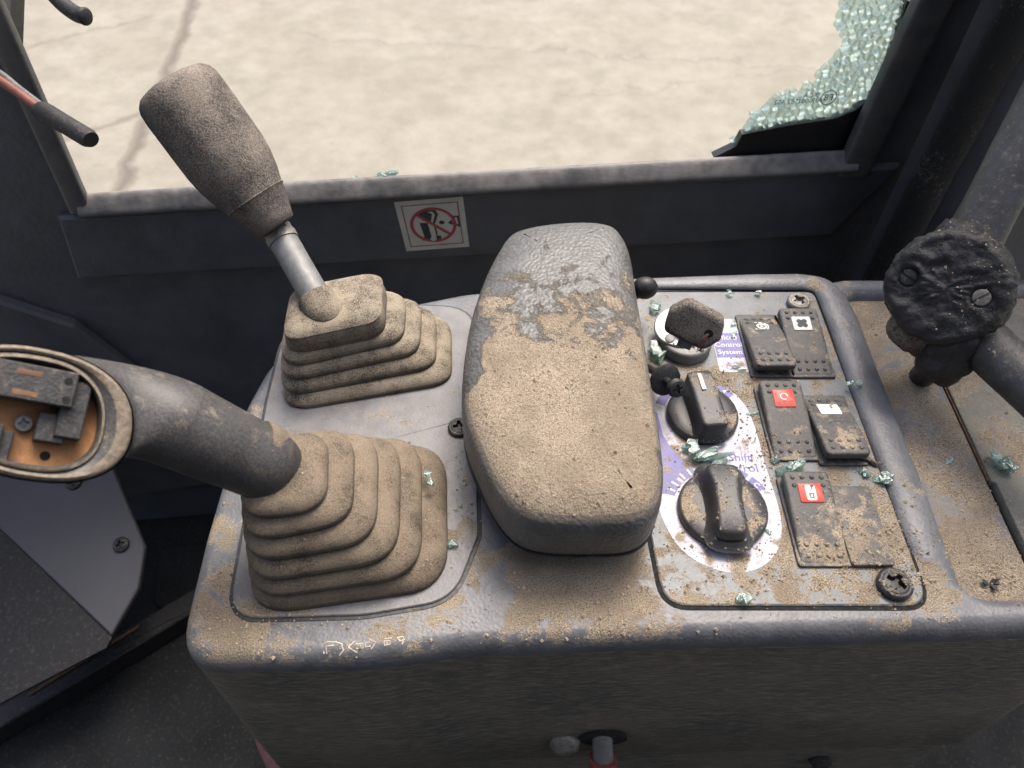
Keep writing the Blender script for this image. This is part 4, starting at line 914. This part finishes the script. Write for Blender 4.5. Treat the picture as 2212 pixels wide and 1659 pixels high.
# ------------------------------------------------------------------ broken glass crumbs
def shard(size, n, seed, el=(1, 1, .8)):
    rnd = random.Random(seed); bm = bmesh.new()
    parts = []
    for q in range(n):
        c = Vector((rnd.uniform(-1, 1) * el[0], rnd.uniform(-1, 1) * el[1], rnd.uniform(-.2, .6) * el[2])) * size * (.42 if n > 1 else 0)
        r = size * rnd.uniform(.42, .62) if n > 1 else size
        b2_ = bmesh.new()
        for i in range(11):
            d = Vector((rnd.gauss(0, 1), rnd.gauss(0, 1), rnd.gauss(0, 1))).normalized(); d = Vector([math.copysign(min(1, abs(x) * 1.5), x) for x in d])
            b2_.verts.new(c + Vector((d.x * el[0], d.y * el[1], d.z * el[2])) * r * .62)
        bmesh.ops.convex_hull(b2_, input=b2_.verts)
        for v in [v for v in b2_.verts if not v.link_faces]: b2_.verts.remove(v)
        b2_.verts.index_update(); parts.append(([v.co.copy() for v in b2_.verts], [tuple(v.index for v in f.verts) for f in b2_.faces])); b2_.free()
    bm.free(); vf = join(*parts); zmin = min(v.z for v in vf[0]); return [v - Vector((0, 0, zmin)) for v in vf[0]], vf[1]
FR = [  # u, v, z, size, pieces, stretch, turn, label
 (1420, 672, PZ, 7.0, 3, (1, 1, .8), 0, 'pale green glass crumb left of the ignition key'),
 (1420, 768, PZ, 8.0, 4, (.9, 1.1, .8), 0, 'cluster of green glass crumbs below the ignition barrel, beside the armrest'),
 (1581, 722, PZ, 4.2, 2, (1, 1, .7), 0, 'small glass crumb on the blue title box of the decal'),
 (1598, 796, PZ, 4.4, 2, (1.2, .8, .5), 0, 'glass crumb covering the end of the word ON'),
 (1411, 828, PZ, 4.6, 3, (.6, 1.2, .7), 0, 'glass crumb wedged between the armrest and the loose screw'),
 (1487, 972, PZ, 8.4, 3, (1, .95, .8), .2, 'chunky grey-green glass lump just below the upper knob'),
 (1531, 999, PZ, 10.5, 5, (1.5, .62, .55), .35, 'longest green glass chunk, lying between the two knobs'),
 (1622, 895, PZ, 4.0, 2, (1.3, .6, .4), 0, 'flat clear glass flake left of the red ring switch'),
 (1670, 993, PZ, 4.6, 3, (.7, 1.1, .8), 0, 'small green glass crumb at the near corner of the red ring switch'),
 (1706, 1020, PZ, 7.4, 4, (1.2, .9, .7), 0, 'green glass crumb behind the white tag switch'),
 (1868, 1026, PZ, 5.4, 3, (1, .8, .7), 0, 'left one of two glass crumbs at the right edge of the switch panel'),
 (1902, 1038, PZ, 6.0, 4, (1.1, .9, .6), 0, 'right one of two glass crumbs at the right edge of the switch panel'),
 (1592, 1296, PZ, 6.4, 3, (1, .9, .7), .6, 'glass crumb on the front edge of the switch panel'),
 (1655, 1152, PZ, 3.0, 2, (1, .8, .6), 0, 'tiny white glass flake beside the lower knob'),
 (923, 1040, 14.5, 5.6, 2, (.9, 1.1, .8), 0, 'dark green glass crumb lodged in a fold of the joystick boot'),
 (981, 1184, 1.5, 5.6, 2, (1, .8, .8), .1, 'green glass crumb on the lever panel right of the joystick boot'),
 (1845, 832, 4.2, 4.2, 3, (1.2, .8, .6), 0, 'clear glass crumb on the rim right of the switches'),
 (2055, 1000, -6.8, 3.6, 2, (1, 1, .7), 0, 'small glass crumb on the sandy tray floor'),
 (2157, 1006, -5.3, 9.4, 4, (.9, 1.1, .6), .3, 'largest dark green glass chunk, on the metal tray lid'),
 (1578, 634, 2.4, 3.6, 2, (1.2, .6, .7), 0, 'left one of two glass crumbs on the rear rim of the console'),
 (1640, 634, 2.4, 3.6, 2, (1.2, .6, .7), 0, 'right one of two glass crumbs on the rear rim of the console'),
 (1584, 703, PZ, 2.6, 1, (1, 1, .5), 0, 'tiny glass flake at the top of the blue and white decal')]
for i, (u, v, z, s, n, el, tn, lab) in enumerate(FR):
    p = G(u, v, z); vf = xf(shard(s * 1.05, n, 40 + i, el), Matrix.Translation(p) @ Matrix.Rotation(tn, 4, 'Z'))
    tag(mesh('glass_fragment', vf, 'glass', None, sharp=0, at=p), lab, 'glass fragment', 'broken glass crumbs')
for i, (u, v, s, el, lab) in enumerate(((836, 372, 9, (1.5, .7, .5), 'glass crumb on the window sill above the sticker'), (772, 379, 4.5, (1.8, .6, .4), 'thin glass sliver on the window sill left of the larger crumb'))):
    p = WP(*WL(W(u, v, -4)), -4); p.z = WL(W(u, v + 3, -4))[1] - 1.0
    tag(mesh('glass_fragment', xf(shard(s, 3, 90 + i, el), Matrix.Translation(p)), 'glass', None, sharp=0, at=p), lab, 'glass fragment', 'broken glass crumbs')
p = G(2137, 1268, -6.8); tag(mesh('black_chip', xf(shard(5.5, 3, 77, (1, 1, .6)), Matrix.Translation(p)), 'rubber', None, sharp=0, at=p), 'black chip of rubber in the sandy front corner of the tray', 'debris')
p = G(1868, 998, PZ); tag(mesh('dry_scrap', wobble(tube([p + Vector(q) for q in ((-5, 3, 2), (-2, 2, 3), (1, 0, 2), (4, -2, 1.5), (6, -3, 2.4))], [1.5, 2.2, 1.6, 1, .5], 8), 1.2, .4, 1), 'dirtlump', None, at=p), 'curled dry brown scrap below the white lens switch', 'debris')

hs2 = thing('hose', D(600, 1700, 470), 'dull pink hose end beside the lower left corner of the console', 'hose')
mesh('hose_end', tube(cr([tuple(D(*a)) for a in ((574, 1585, 480), (582, 1610, 478), (596, 1640, 474), (615, 1690, 468))], 5, False), 7, 16), 'pinkcloth', hs2, sharp=50)
# ------------------------------------------------------------------ loose sand crumbs lying on whatever is under them
bpy.context.view_layer.update(); dg = bpy.context.evaluated_depsgraph_get(); rnd = random.Random(5)
spots = [(25, 143, 34, 20, 900), (-105, 120, 26, 14, 500), (-124, 165, 7, 40, 250), (115, 145, 50, 10, 700), (150, 165, 22, 22, 600), (118, 215, 7, 22, 350), (160, 150, 16, 16, 500), (175, 160, 10, 30, 300), (205, 150, 16, 12, 500), (205, 230, 14, 70, 900), (240, 210, 20, 60, 500), (20, 215, 36, 36, 500), (22, 255, 36, 10, 120), (92, 165, 26, 20, 500), (105, 255, 20, 12, 300), (-65, 125, 60, 8, 250), (-70, 180, 40, 40, 160), (95, 205, 22, 20, 300), (30, 120, 60, 5, 200), (-22, 175, 6, 30, 120), (130, 230, 40, 60, 500)]
V, Fs = [], []; OCT = [(1, 0, 0), (-1, 0, 0), (0, 1, 0), (0, -1, 0), (0, 0, 1), (0, 0, -1)]; OF = [(0, 2, 4), (2, 1, 4), (1, 3, 4), (3, 0, 4), (2, 0, 5), (1, 2, 5), (3, 1, 5), (0, 3, 5)]
for (x0, y0, sx, sy, n) in spots:
    for i in range(n):
        x, y = rnd.gauss(x0, sx * .6), rnd.gauss(y0, sy * .6)
        if noise.noise(Vector((x * .16, y * .16, 0))) < rnd.uniform(-.35, .25): continue
        h, co, nr_, ix, ob, mx = sc.ray_cast(dg, Vector((x / 1000, y / 1000, .09)), Vector((0, 0, -1)), distance=.13)
        if not h or nr_.z < .6 or ob.name.startswith('glass'): continue
        r = min(1.1, .22 + rnd.expovariate(5)); b = len(V); q = Vector((x, y, co.z * 1000 + r * .3))
        for o_ in OCT: V.append(q + Vector(o_) * r * rnd.uniform(.6, 1.2))
        Fs += [tuple(b + j for j in f_) for f_ in OF]
tag(mesh('sand_crumbs', (V, Fs), 'sand', sharp=0, at=(0, 0, 0)), 'loose brown sand crumbs strewn over the console and armrest', 'sand', kind='stuff')
